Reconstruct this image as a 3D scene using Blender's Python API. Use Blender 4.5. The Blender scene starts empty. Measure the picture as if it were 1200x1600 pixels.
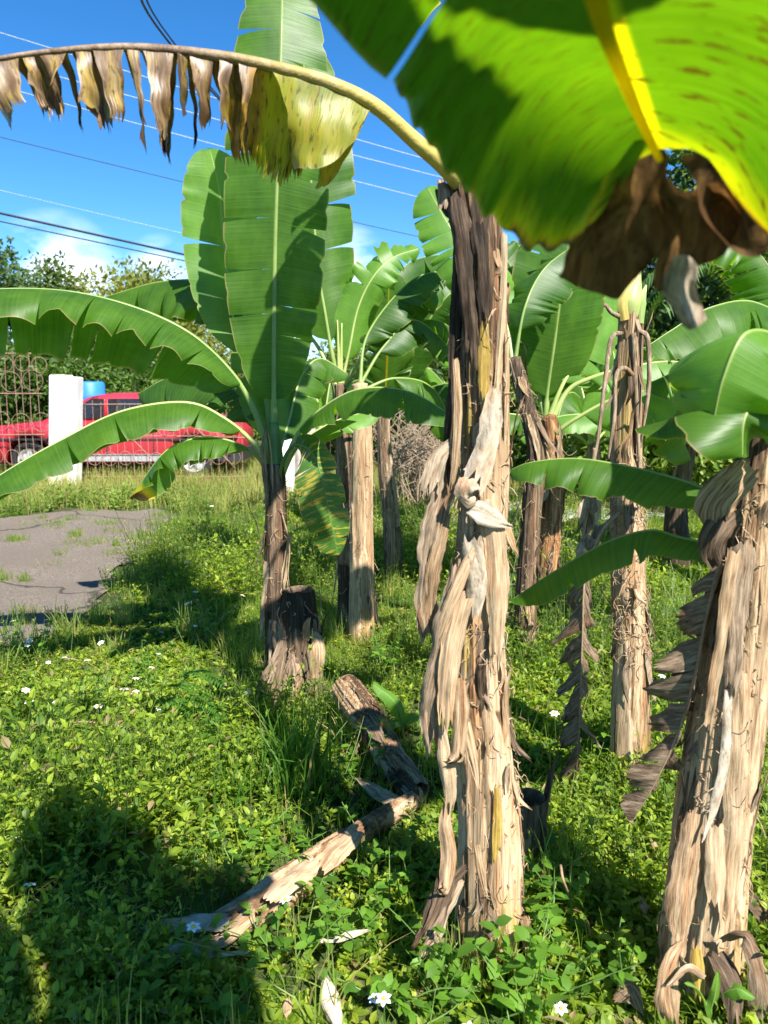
import bpy, math, random
import numpy as np
from mathutils import Vector
sc = bpy.context.scene
R = math.radians
# ------------------------------------------------------------------ camera, sky, sun
F = 1160.0; PITCH = R(9.3); EYE = 1.5
cam = bpy.data.cameras.new('camera'); co = bpy.data.objects.new('camera', cam)
sc.collection.objects.link(co); sc.camera = co
co.location = (0, 0, EYE); co.rotation_euler = (R(90) - PITCH, 0, 0)
cam.sensor_fit = 'VERTICAL'; cam.sensor_height = 36; cam.sensor_width = 27
cam.lens = F / 1600 * 36; cam.clip_start = .02; cam.clip_end = 2000
cam.dof.use_dof = True; cam.dof.focus_distance = 2.7; cam.dof.aperture_fstop = 4.5
sc.render.resolution_x = 768; sc.render.resolution_y = 1024

SUN_EL = R(47); SUN_AZ = R(30)          # sun behind the camera, to the right
sd = Vector((math.sin(SUN_AZ) * math.cos(SUN_EL), -math.cos(SUN_AZ) * math.cos(SUN_EL), math.sin(SUN_EL)))
sl = bpy.data.lights.new('sun', 'SUN'); so = bpy.data.objects.new('sun', sl); sc.collection.objects.link(so)
sl.energy = 5.0; sl.angle = R(.55); sl.color = (1, .955, .88)
so.rotation_euler = sd.to_track_quat('Z', 'Y').to_euler(); so.location = (3, -4, 8)

w = bpy.data.worlds.new('World'); sc.world = w; w.use_nodes = True
nt = w.node_tree; nt.nodes.clear(); N = nt.nodes.new; LK = nt.links.new
sky = N('ShaderNodeTexSky'); sky.sky_type = 'NISHITA'; sky.sun_disc = False
sky.sun_elevation = SUN_EL; sky.sun_rotation = math.atan2(sd.x, sd.y)
sky.air_density = .85; sky.dust_density = .0; sky.ozone_density = 3.2; sky.altitude = 1200
tc = N('ShaderNodeTexCoord'); mp = N('ShaderNodeMapping'); mp.inputs['Scale'].default_value = (1, 1, 2.4)
mp.inputs['Location'].default_value = (.18, 0, .1)
no = N('ShaderNodeTexNoise'); no.inputs['Scale'].default_value = 4.2; no.inputs['Detail'].default_value = 7; no.inputs['Roughness'].default_value = .55
cr = N('ShaderNodeValToRGB'); cr.color_ramp.elements[0].position = .54; cr.color_ramp.elements[1].position = .68
sx = N('ShaderNodeSeparateXYZ')
band = N('ShaderNodeMapRange'); band.inputs['From Min'].default_value = .23; band.inputs['From Max'].default_value = .13
mul = N('ShaderNodeMath'); mul.operation = 'MULTIPLY'
mx = N('ShaderNodeMix'); mx.data_type = 'RGBA'; mx.inputs['B'].default_value = (9, 9.3, 9.6, 1)
hs = N('ShaderNodeHueSaturation'); hs.inputs['Saturation'].default_value = 1.3
bg = N('ShaderNodeBackground'); bg.inputs['Strength'].default_value = .088
ow = N('ShaderNodeOutputWorld')
LK(tc.outputs['Generated'], mp.inputs['Vector']); LK(mp.outputs[0], no.inputs['Vector']); LK(no.outputs['Fac'], cr.inputs[0])
prev = None
for c_, r_ in (((-.385, .91, .125), .085), ((-.05, .985, .140), .07), ((-.27, .94, .14), .05), ((.25, .95, .13), .08)):
    dv = N('ShaderNodeVectorMath'); dv.operation = 'DISTANCE'; dv.inputs[1].default_value = c_; LK(tc.outputs['Generated'], dv.inputs[0])
    mr_ = N('ShaderNodeMapRange'); mr_.inputs['From Min'].default_value = r_; mr_.inputs['From Max'].default_value = r_ * .25; LK(dv.outputs['Value'], mr_.inputs['Value'])
    if prev is None: prev = mr_.outputs[0]
    else:
        mm = N('ShaderNodeMath'); mm.operation = 'MAXIMUM'; LK(prev, mm.inputs[0]); LK(mr_.outputs[0], mm.inputs[1]); prev = mm.outputs[0]
cr.color_ramp.elements[0].position = .40; cr.color_ramp.elements[1].position = .60; no.inputs['Scale'].default_value = 9
LK(cr.outputs[0], mul.inputs[0]); LK(prev, mul.inputs[1]); LK(mul.outputs[0], mx.inputs['Factor'])
LK(sky.outputs[0], hs.inputs['Color']); LK(hs.outputs[0], mx.inputs['A']); LK(mx.outputs['Result'], bg.inputs[0]); LK(bg.outputs[0], ow.inputs[0])
sc.view_settings.view_transform = 'Standard'; sc.view_settings.look = 'None'
sc.view_settings.exposure = 1.45; sc.view_settings.gamma = 1
sc.render.engine = 'CYCLES'
sc.cycles.max_bounces = 7; sc.cycles.transmission_bounces = 4; sc.cycles.diffuse_bounces = 4

# ------------------------------------------------------------------ helpers
def P(px, py, Y):
    a = (px - 600) / F; b = (800 - py) / F
    dy = math.cos(PITCH) + b * math.sin(PITCH); dz = -math.sin(PITCH) + b * math.cos(PITCH)
    k = Y / dy
    return Vector((a * k, Y, EYE + dz * k))
def G(px, py, z=0.0):
    a = (px - 600) / F; b = (800 - py) / F
    dy = math.cos(PITCH) + b * math.sin(PITCH); dz = -math.sin(PITCH) + b * math.cos(PITCH)
    k = (z - EYE) / dz
    return Vector((a * k, dy * k, z))
def gz(x, y):
    return .018 * np.sin(x * 2.1 + .7) * np.cos(y * 1.7) + .012 * np.sin(x * 5.3 + y * 3.1)
ORG = {}
def link(o): sc.collection.objects.link(o); return o
def tag(o, label=None, cat=None, group=None, kind=None):
    if label: o['label'] = label
    if cat: o['category'] = cat
    if group: o['group'] = group
    if kind: o['kind'] = kind
    return o
def thing(name, loc, label, cat, group=None):
    o = link(bpy.data.objects.new(name, None)); o.location = loc; o.empty_display_size = .1
    ORG[o] = np.array(loc, float)
    return tag(o, label, cat, group)
def mk(name, V, Fc, mat, parent=None, uvs=None, col=None, smooth=True, origin=None):
    """V (n,3), Fc list/array of faces, uvs dict name->(n,2) per vertex, col (n,) or (n,3) per vertex"""
    V = np.asarray(V, float)
    og = ORG[parent] if parent is not None else (np.array(origin, float) if origin is not None else np.zeros(3))
    me = bpy.data.meshes.new(name)
    if isinstance(Fc, np.ndarray): Fl = [Fc]
    else: Fl = Fc
    if len(Fl) and not isinstance(Fl[0], np.ndarray):
        by = {}
        for f in Fl: by.setdefault(len(f), []).append(f)
        Fl = [np.array(v, dtype=np.int32) for v in by.values()]
    Fl = [f for f in Fl if len(f)]
    tot = np.concatenate([np.full(len(f), f.shape[1], np.int32) for f in Fl])
    li = np.concatenate([f.ravel() for f in Fl]).astype(np.int32)
    st = np.concatenate([[0], np.cumsum(tot)[:-1]]).astype(np.int32)
    me.vertices.add(len(V)); me.vertices.foreach_set('co', (V - og).astype(np.float32).ravel())
    me.loops.add(len(li)); me.loops.foreach_set('vertex_index', li)
    me.polygons.add(len(tot)); me.polygons.foreach_set('loop_start', st); me.polygons.foreach_set('loop_total', tot)
    me.polygons.foreach_set('use_smooth', np.full(len(tot), smooth, bool))
    if uvs:
        for k, a in uvs.items():
            l = me.uv_layers.new(name=k); l.data.foreach_set('uv', np.asarray(a, np.float32)[li].ravel())
    if col is not None:
        c = np.asarray(col, np.float32)
        if c.ndim == 1: c = np.stack([c, c, c], 1)
        c = np.concatenate([c, np.ones((len(c), 1), np.float32)], 1)
        at = me.color_attributes.new('tint', 'FLOAT_COLOR', 'POINT'); at.data.foreach_set('color', c.ravel())
    me.update(); me.validate()
    if mat: me.materials.append(mat)
    o = link(bpy.data.objects.new(name, me))
    if parent is not None: o.parent = parent; ORG[o] = og
    else: o.location = og; ORG[o] = og
    return o
def spline(pts, n):
    p = np.array([list(q) for q in pts], float)
    if len(p) == 2: return p[0] + (p[1] - p[0]) * np.linspace(0, 1, n)[:, None]
    p = np.vstack([2 * p[0] - p[1], p, 2 * p[-1] - p[-2]])
    seg = np.linalg.norm(np.diff(p[1:-1], axis=0), axis=1) + 1e-9; cs = np.concatenate([[0], np.cumsum(seg)]); cs /= cs[-1]
    out = []
    for t in np.linspace(0, 1, n):
        i = min(np.searchsorted(cs, t, side='right') - 1, len(seg) - 1); u = (t - cs[i]) / (cs[i + 1] - cs[i])
        a, b, c, d = p[i], p[i + 1], p[i + 2], p[i + 3]
        out.append(.5 * ((2 * b) + (-a + c) * u + (2 * a - 5 * b + 4 * c - d) * u * u + (-a + 3 * b - 3 * c + d) * u ** 3))
    return np.array(out)
def nrm(a): return a / (np.linalg.norm(a, axis=-1, keepdims=True) + 1e-12)
def grid_faces(r, c, wrap=False):
    i, j = np.meshgrid(np.arange(r - 1), np.arange(c if wrap else c - 1), indexing='ij')
    j2 = (j + 1) % c
    return np.stack([i * c + j, i * c + j2, (i + 1) * c + j2, (i + 1) * c + j], -1).reshape(-1, 4).astype(np.int32)
def frames(c, ref):
    T = nrm(np.gradient(c, axis=0)); ref = np.asarray(ref, float)
    if ref.ndim == 1: ref = np.tile(ref, (len(c), 1))
    S = nrm(np.cross(T, ref)); U = np.cross(S, T)
    return T, S, U
def tube_data(pts, rad, n=40, k=8, ref=(0.3, -1, .2), flat=1.0):
    c = spline(pts, n); T, S, U = frames(c, ref)
    r = np.interp(np.linspace(0, 1, n), np.linspace(0, 1, len(rad)), rad)
    a = np.linspace(0, 2 * math.pi, k, endpoint=False)
    V = c[:, None] + r[:, None, None] * (np.cos(a)[None, :, None] * S[:, None] + flat * np.sin(a)[None, :, None] * U[:, None])
    V = V.reshape(-1, 3); Fs = [grid_faces(n, k, True), np.arange(k, dtype=np.int32)[None, ::-1], (np.arange(k, dtype=np.int32) + (n - 1) * k)[None]]
    return V, Fs
def tube(name, pts, rad, mat, parent=None, n=40, k=8, **kw):
    V, Fs = tube_data(pts, rad, n, k, **kw)
    return mk(name, V, Fs, mat, parent, col=np.full(len(V), .6))
class Acc:
    def __init__(s): s.V = []; s.F = []; s.n = 0; s.C = []
    def add(s, V, Fs, c=None):
        V = np.asarray(V, float)
        if not isinstance(Fs, list): Fs = [Fs]
        for f in Fs:
            f = np.asarray(f, np.int32)
            s.F.append(f + s.n)
        s.V.append(V); s.n += len(V)
        if c is not None:
            c = np.asarray(c, float)
            s.C.append(np.tile(c, (len(V), 1)) if c.ndim == 1 else c)
    def box(s, lo, hi):
        x0, y0, z0 = lo; x1, y1, z1 = hi
        V = [(x0, y0, z0), (x1, y0, z0), (x1, y1, z0), (x0, y1, z0), (x0, y0, z1), (x1, y0, z1), (x1, y1, z1), (x0, y1, z1)]
        s.add(V, np.array([(0, 3, 2, 1), (4, 5, 6, 7), (0, 1, 5, 4), (1, 2, 6, 5), (2, 3, 7, 6), (3, 0, 4, 7)]))
    def build(s, name, mat, parent=None, **kw):
        by = {}
        for f in s.F: by.setdefault(f.shape[1], []).append(f)
        return mk(name, np.vstack(s.V), [np.vstack(v) for v in by.values()], mat, parent, col=np.vstack(s.C) if s.C else None, **kw)

# ------------------------------------------------------------------ materials
class M:
    def __init__(s, name):
        s.m = bpy.data.materials.new(name); s.m.use_nodes = True; s.t = s.m.node_tree; s.t.nodes.clear()
        s.out = s.n('ShaderNodeOutputMaterial')
    def n(s, typ, **kw):
        x = s.t.nodes.new(typ)
        for k, v in kw.items(): setattr(x, k, v)
        return x
    def l(s, a, b): s.t.links.new(a, b)
    def mapping(s, src, scale):
        x = s.n('ShaderNodeMapping'); x.inputs['Scale'].default_value = scale; s.l(src, x.inputs['Vector']); return x.outputs[0]
    def noise(s, vec, scale, detail=4, rough=.6, dist=0):
        x = s.n('ShaderNodeTexNoise'); x.inputs['Scale'].default_value = scale; x.inputs['Detail'].default_value = detail
        x.inputs['Roughness'].default_value = rough; x.inputs['Distortion'].default_value = dist; s.l(vec, x.inputs['Vector']); return x.outputs['Fac']
    def math(s, op, a, b=None, clamp=False):
        x = s.n('ShaderNodeMath', operation=op); x.use_clamp = clamp
        for i, v in enumerate((a, b)):
            if v is None: continue
            if isinstance(v, (int, float)): x.inputs[i].default_value = v
            else: s.l(v, x.inputs[i])
        return x.outputs[0]
    def ramp(s, fac, els, interp='LINEAR'):
        x = s.n('ShaderNodeValToRGB'); x.color_ramp.interpolation = interp
        e = x.color_ramp.elements
        while len(e) < len(els): e.new(.5)
        for q, (p, c) in zip(e, els): q.position = p; q.color = (*c, 1) if len(c) == 3 else c
        s.l(fac, x.inputs[0]); return x.outputs[0]
    def mix(s, f, a, b, blend='MIX'):
        x = s.n('ShaderNodeMix', data_type='RGBA', blend_type=blend)
        for k, v in (('Factor', f), ('A', a), ('B', b)):
            if isinstance(v, (int, float)): x.inputs[k].default_value = v
            elif isinstance(v, tuple): x.inputs[k].default_value = (*v, 1)
            else: s.l(v, x.inputs[k])
        return x.outputs['Result']
    def mr(s, v, a, b, c=0, d=1):
        x = s.n('ShaderNodeMapRange'); s.l(v, x.inputs['Value'])
        for k, q in zip(('From Min', 'From Max', 'To Min', 'To Max'), (a, b, c, d)): x.inputs[k].default_value = q
        return x.outputs[0]
    def bump(s, h, strength=.4, dist=.01):
        x = s.n('ShaderNodeBump'); x.inputs['Strength'].default_value = strength; x.inputs['Distance'].default_value = dist
        s.l(h, x.inputs['Height']); return x.outputs[0]
    def surf(s, col, rough=.6, spec=.4, bump=None, trans=0, tcol=None, metal=0, coat=0):
        p = s.n('ShaderNodeBsdfPrincipled')
        if isinstance(col, tuple): p.inputs['Base Color'].default_value = (*col, 1)
        else: s.l(col, p.inputs['Base Color'])
        if isinstance(rough, (int, float)): p.inputs['Roughness'].default_value = rough
        else: s.l(rough, p.inputs['Roughness'])
        p.inputs['Specular IOR Level'].default_value = spec; p.inputs['Metallic'].default_value = metal
        p.inputs['Coat Weight'].default_value = coat
        if bump is not None: s.l(bump, p.inputs['Normal'])
        o = p.outputs[0]
        if tcol is not None:
            tr = s.n('ShaderNodeBsdfTranslucent')
            if isinstance(tcol, tuple): tr.inputs[0].default_value = (*tcol, 1)
            else: s.l(tcol, tr.inputs[0])
            if bump is not None: s.l(bump, tr.inputs['Normal'])
            ms = s.n('ShaderNodeMixShader')
            if isinstance(trans, (int, float)): ms.inputs[0].default_value = trans
            else: s.l(trans, ms.inputs[0])
            s.l(o, ms.inputs[1]); s.l(tr.outputs[0], ms.inputs[2]); o = ms.outputs[0]
        s.l(o, s.out.inputs[0]); return s.m

def leaf_mat(name, g1=(.040, .110, .010), g2=(.080, .180, .016), onset=2.0, soft=.25, edge=.0, namp=.35, spots=0.0, trans=.54, tmul=(3.0, 2.5, .5), streak=0.0, edge_t=None, rough=.42):
    m = M(name)
    uv = m.n('ShaderNodeUVMap', uv_map='UVMap').outputs[0]; ts = m.n('ShaderNodeUVMap', uv_map='ts').outputs[0]
    sp = m.n('ShaderNodeSeparateXYZ'); m.l(ts, sp.inputs[0]); t, s = sp.outputs[0], sp.outputs[1]
    low = m.noise(m.mapping(uv, (6, 3, 1)), 1.3, 3)
    vein = m.noise(m.mapping(uv, (1.5, 95, 1)), 1.0, 3, .7)
    fine = m.noise(m.mapping(uv, (4, 420, 1)), 1.0, 1, .5)
    g = m.mix(m.mr(low, .35, .65), g1, g2)
    g = m.mix(m.mr(vein, .40, .64, 0, .55), g, m.mix(.5, g, (.13, .27, .05)))
    g = m.mix(m.mr(fine, .5, .7, 0, .22), g, (.02, .07, .012))
    g = m.mix(m.mr(s, 0.0, .05, .55, 0), g, (.28, .36, .08)) if edge_t is None else m.mix(m.mr(s, .030, .060, 1, 0), g, (.62, .50, .02))
    # thin straw-coloured margin with patchy browning
    en = m.noise(m.mapping(uv, (3, 9, 1)), 1.0, 4, .65)
    eb = m.mr(m.math('ADD', s, m.math('MULTIPLY', m.math('SUBTRACT', en, .5), .55)), .99, 1.10)
    g = m.mix(m.math('MULTIPLY', eb, .8), g, (.20, .12, .04))
    g = m.mix(m.mr(s, .965, .99, 0, .7), g, (.30, .26, .10))
    if onset < 1.5:
        nz = m.noise(m.mapping(uv, (9, 28, 1)), 1.0, 5, .65)
        d = m.math('ADD', m.mr(t, onset, onset + soft), m.math('MULTIPLY', m.math('POWER', s, 3), edge))
        if edge_t is not None:
            d = m.math('ADD', d, m.math('MULTIPLY', m.math('MULTIPLY', m.math('POWER', s, 7), .62), m.mr(t, edge_t, edge_t + .12)))
        d = m.math('ADD', d, m.math('MULTIPLY', m.math('SUBTRACT', nz, .5), namp), True)
        g = m.mix(m.mr(d, .08, .36), g, (.42, .40, .015))
        g = m.mix(m.mr(d, .34, .50), g, (.50, .26, .02))
        dk = m.ramp(m.noise(m.mapping(uv, (8, 60, 1)), 1.0, 5, .7), [(.3, (.05, .028, .014)), (.5, (.15, .09, .045)), (.7, (.33, .24, .15))])
        dead = m.mr(d, .46, .60)
        g = m.mix(dead, g, dk)
    if streak:
        stn = m.noise(m.mapping(uv, (7, 55, 1)), 1.0, 4, .65)
        g = m.mix(m.mr(stn, .52, .60, 0, streak), g, (.42, .30, .04))
        g = m.mix(m.mr(stn, .62, .68, 0, streak), g, (.10, .05, .02))
    if spots:
        sn = m.noise(m.mapping(uv, (30, 120, 1)), 1.0, 3, .6)
        g = m.mix(m.mr(sn, .575, .64, 0, spots), g, (.055, .035, .01))
    tcl = m.mix(1.0, g, tmul, 'MULTIPLY')
    h = m.math('ADD', m.math('MULTIPLY', vein, .7), m.math('MULTIPLY', fine, .3))
    b = m.bump(h, .35, .004)
    return m.surf(g, rough, .38, b, trans if onset > 1.5 else m.mr(dead, 0, 1, trans, .12), tcl)
MG = leaf_mat('leaf_green')
MG2 = leaf_mat('leaf_green_pale', (.085, .20, .025), (.14, .29, .04), trans=.44)
MG3 = leaf_mat('leaf_green_dark', (.022, .072, .008), (.046, .12, .012), trans=.46, tmul=(3.2, 2.6, .4))
MGY = leaf_mat('leaf_yellowing_tip', (.055, .135, .006), (.085, .175, .007), onset=.95, soft=.16, edge=.04, namp=.34, spots=.95, trans=.52, tmul=(2.0, 2.1, .22), edge_t=.60)
MGYN = leaf_mat('leaf_big_flap', (.055, .135, .006), (.085, .175, .007), spots=.5, trans=.5, tmul=(2.0, 2.1, .22))
MGY2 = leaf_mat('leaf_torn_edge', (.07, .15, .007), (.10, .18, .008), onset=.5, soft=.6, edge=.42, namp=.35, trans=.6, tmul=(2.2, 2.2, .35))
MTOP = leaf_mat('leaf_half_dead', (.16, .19, .02), (.34, .30, .02), onset=.15, soft=.26, edge=0.0, namp=.6, spots=.7, trans=.4, tmul=(1.9, 1.6, .4), streak=.5)
MSTR = leaf_mat('leaf_striped', (.03, .10, .018), (.06, .15, .02), streak=.9, trans=.35)
MTIP = leaf_mat('leaf_brown_tip', onset=.82, soft=.2, edge=.0)

def dry_mat(name, els, sc3=(1, 1, 1), trans=.12, bumps=.6, yellow=0, dark=0, uvm=False, tint=True):
    m = M(name)
    if uvm: src = m.n('ShaderNodeUVMap', uv_map='UVMap').outputs[0]
    else: src = m.n('ShaderNodeTexCoord').outputs['Object']
    a = m.noise(m.mapping(src, tuple(v * 1.0 for v in sc3)), 1.0, 8, .68, .12 if uvm else .5)
    b2 = m.noise(m.mapping(src, tuple(v * 2.7 for v in sc3)), 1.0, 4, .6)
    x = m.math('ADD', m.math('MULTIPLY', a, .7), m.math('MULTIPLY', b2, .3))
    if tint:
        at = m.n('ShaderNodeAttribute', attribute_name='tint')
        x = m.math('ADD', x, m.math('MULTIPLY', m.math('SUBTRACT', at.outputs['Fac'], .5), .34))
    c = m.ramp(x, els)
    big = m.noise(src, 2.6 if not uvm else 5, 3, .6)
    c = m.mix(m.mr(big, .56, .74, 0, .6), c, m.mix(1.0, c, (.50, .47, .46), 'MULTIPLY'))
    if yellow:
        yn = m.noise(m.mapping(src, (9, 9, 2.2)), 1.0, 3, .5)
        c = m.mix(m.mr(yn, .60, .68, 0, yellow), c, (.34, .24, .03))
    rsn = m.noise(m.mapping(src, tuple(v * .28 for v in sc3)), 1.0, 5, .65)
    c = m.mix(m.mr(rsn, .54, .66, 0, .6), c, m.mix(1.0, c, (1.0, .62, .38), 'MULTIPLY'))
    c = m.mix(m.mr(rsn, .44, .34, 0, .5), c, m.mix(1.0, c, (.72, .74, .74), 'MULTIPLY'))
    crk = m.noise(m.mapping(src, tuple(v * (2.6 if v > 20 else 1.7) for v in sc3)), 1.0, 3, .6)
    c = m.mix(m.mr(crk, .58, .68, 0, .6), c, m.mix(1.0, c, (.30, .25, .22), 'MULTIPLY'))
    stn = m.noise(m.mapping(src, (11, 11, 6) if not uvm else (16, 12, 1)), 1.0, 6, .7)
    c = m.mix(m.mr(stn, .56, .68, 0, .5), c, m.mix(1.0, c, (.62, .44, .32), 'MULTIPLY'))
    x = m.math('SUBTRACT', x, m.math('MULTIPLY', crk, .35))
    bp = m.bump(x, bumps, .012)
    return m.surf(c, .72, .25, bp, trans, c)
TAN = [(.30, (.030, .018, .010)), (.40, (.125, .072, .036)), (.49, (.30, .195, .108)), (.60, (.46, .335, .205)), (.77, (.60, .48, .325))]
GREYB = [(.30, (.025, .017, .011)), (.41, (.10, .068, .042)), (.52, (.24, .17, .11)), (.64, (.42, .33, .23)), (.78, (.58, .50, .38))]
DARKB = [(.32, (.014, .010, .007)), (.44, (.055, .036, .022)), (.56, (.15, .10, .062)), (.68, (.30, .22, .14)), (.82, (.45, .37, .26))]
PALE = [(.30, (.08, .06, .04)), (.42, (.24, .19, .13)), (.54, (.40, .335, .25)), (.68, (.54, .47, .37)), (.80, (.62, .55, .45))]
YELD = [(.30, (.10, .06, .02)), (.44, (.26, .17, .04)), (.56, (.40, .28, .06)), (.70, (.50, .38, .12))]
RUS = [(.30, (.03, .014, .007)), (.44, (.17, .075, .03)), (.56, (.34, .18, .08)), (.68, (.50, .34, .18)), (.80, (.62, .48, .30))]
TR_TAN = dry_mat('trunk_tan', TAN, (85, 85, 4.0), trans=0, yellow=.8)
TR_RUS = dry_mat('trunk_russet', RUS, (80, 80, 4.0), trans=0, yellow=.4)
TR_GREY = dry_mat('trunk_grey', GREYB, (75, 75, 3.5), trans=0)
TR_DARK = dry_mat('trunk_dark', DARKB, (80, 80, 4), trans=0)
SH_TAN = dry_mat('sheath_tan', TAN, (170, 9, 1), uvm=True, bumps=.5); SH_PALE = dry_mat('sheath_pale', PALE, (34, 16, 1), uvm=True, bumps=.5)
SH_DARK = dry_mat('sheath_dark', DARKB, (150, 9, 1), uvm=True); SH_GREY = dry_mat('sheath_grey', GREYB, (130, 10, 1), uvm=True)
SH_YEL = dry_mat('sheath_yellow', YELD, (120, 9, 1), uvm=True)
SH_TANO = dry_mat('fibre_tan', TAN, (60, 60, 7)); SH_DARKO = dry_mat('dry_dark', DARKB, (60, 60, 8)); SH_GREYO = dry_mat('dry_grey', GREYB, (50, 50, 9)); SH_PALEO = dry_mat('dry_pale', PALE, (70, 70, 20))
DRYLEAF = dry_mat('dry_leaf', GREYB, (14, 70, 1), trans=.25, uvm=True, tint=False)
DRYLEAF2 = dry_mat('dry_leaf_dark', DARKB, (14, 60, 1), trans=.15, uvm=True, tint=False)
LOG = dry_mat('fallen_stem_mat', [(.3, (.05, .028, .015)), (.43, (.20, .115, .06)), (.53, (.36, .235, .135)), (.66, (.48, .34, .215)), (.8, (.58, .45, .32))], (8, 30, 30), trans=0)

def flat_mat(name, c, rough=.6, metal=0, c2=None, nscale=20, spec=.4, bumps=0, coat=0):
    m = M(name); tcx = m.n('ShaderNodeTexCoord').outputs['Object']
    nz = m.noise(tcx, nscale, 6, .65)
    c2 = c2 or tuple(v * .6 for v in c)
    return m.surf(m.mix(m.mr(nz, .35, .68), c, c2), rough, spec, m.bump(nz, bumps, .02) if bumps else None, metal=metal, coat=coat)
def rib_mat(name, c1, c2, tr=.35):
    m = M(name); tcx = m.n('ShaderNodeTexCoord').outputs['Object']
    c = m.mix(m.mr(m.noise(tcx, 9, 4), .35, .65), c1, c2)
    return m.surf(c, .38, .5, None, tr, c)
RIB = rib_mat('midrib_green', (.24, .36, .08), (.34, .44, .14)); RIBL = rib_mat('midrib_pale', (.50, .58, .22), (.42, .50, .16))
RIBD = rib_mat('midrib_dark', (.11, .22, .05), (.18, .30, .07)); RIBY = rib_mat('midrib_yellow', (.88, .74, .03), (.84, .70, .04), .92)
RIBC = rib_mat('midrib_cream', (.62, .52, .16), (.55, .40, .10))
def rib_top():
    m = M('midrib_cream_to_brown'); o = m.n('ShaderNodeTexCoord').outputs['Object']; sp = m.n('ShaderNodeSeparateXYZ'); m.l(o, sp.inputs[0])
    nz = m.noise(o, 25, 5, .7); f = m.mr(m.math('ADD', sp.outputs[0], m.math('MULTIPLY', nz, .3)), -.12, -.50)
    c = m.mix(f, m.mix(m.mr(nz, .35, .65), (.60, .50, .14), (.50, .38, .09)), m.mix(m.mr(nz, .4, .6), (.36, .26, .17), (.14, .085, .05)))
    return m.surf(c, .55, .35, m.bump(nz, .5, .01), .2, c)
RIBTOP = rib_top()
RIBB = flat_mat('midrib_brown', (.33, .22, .13), .7, c2=(.16, .10, .06), nscale=30)

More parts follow.
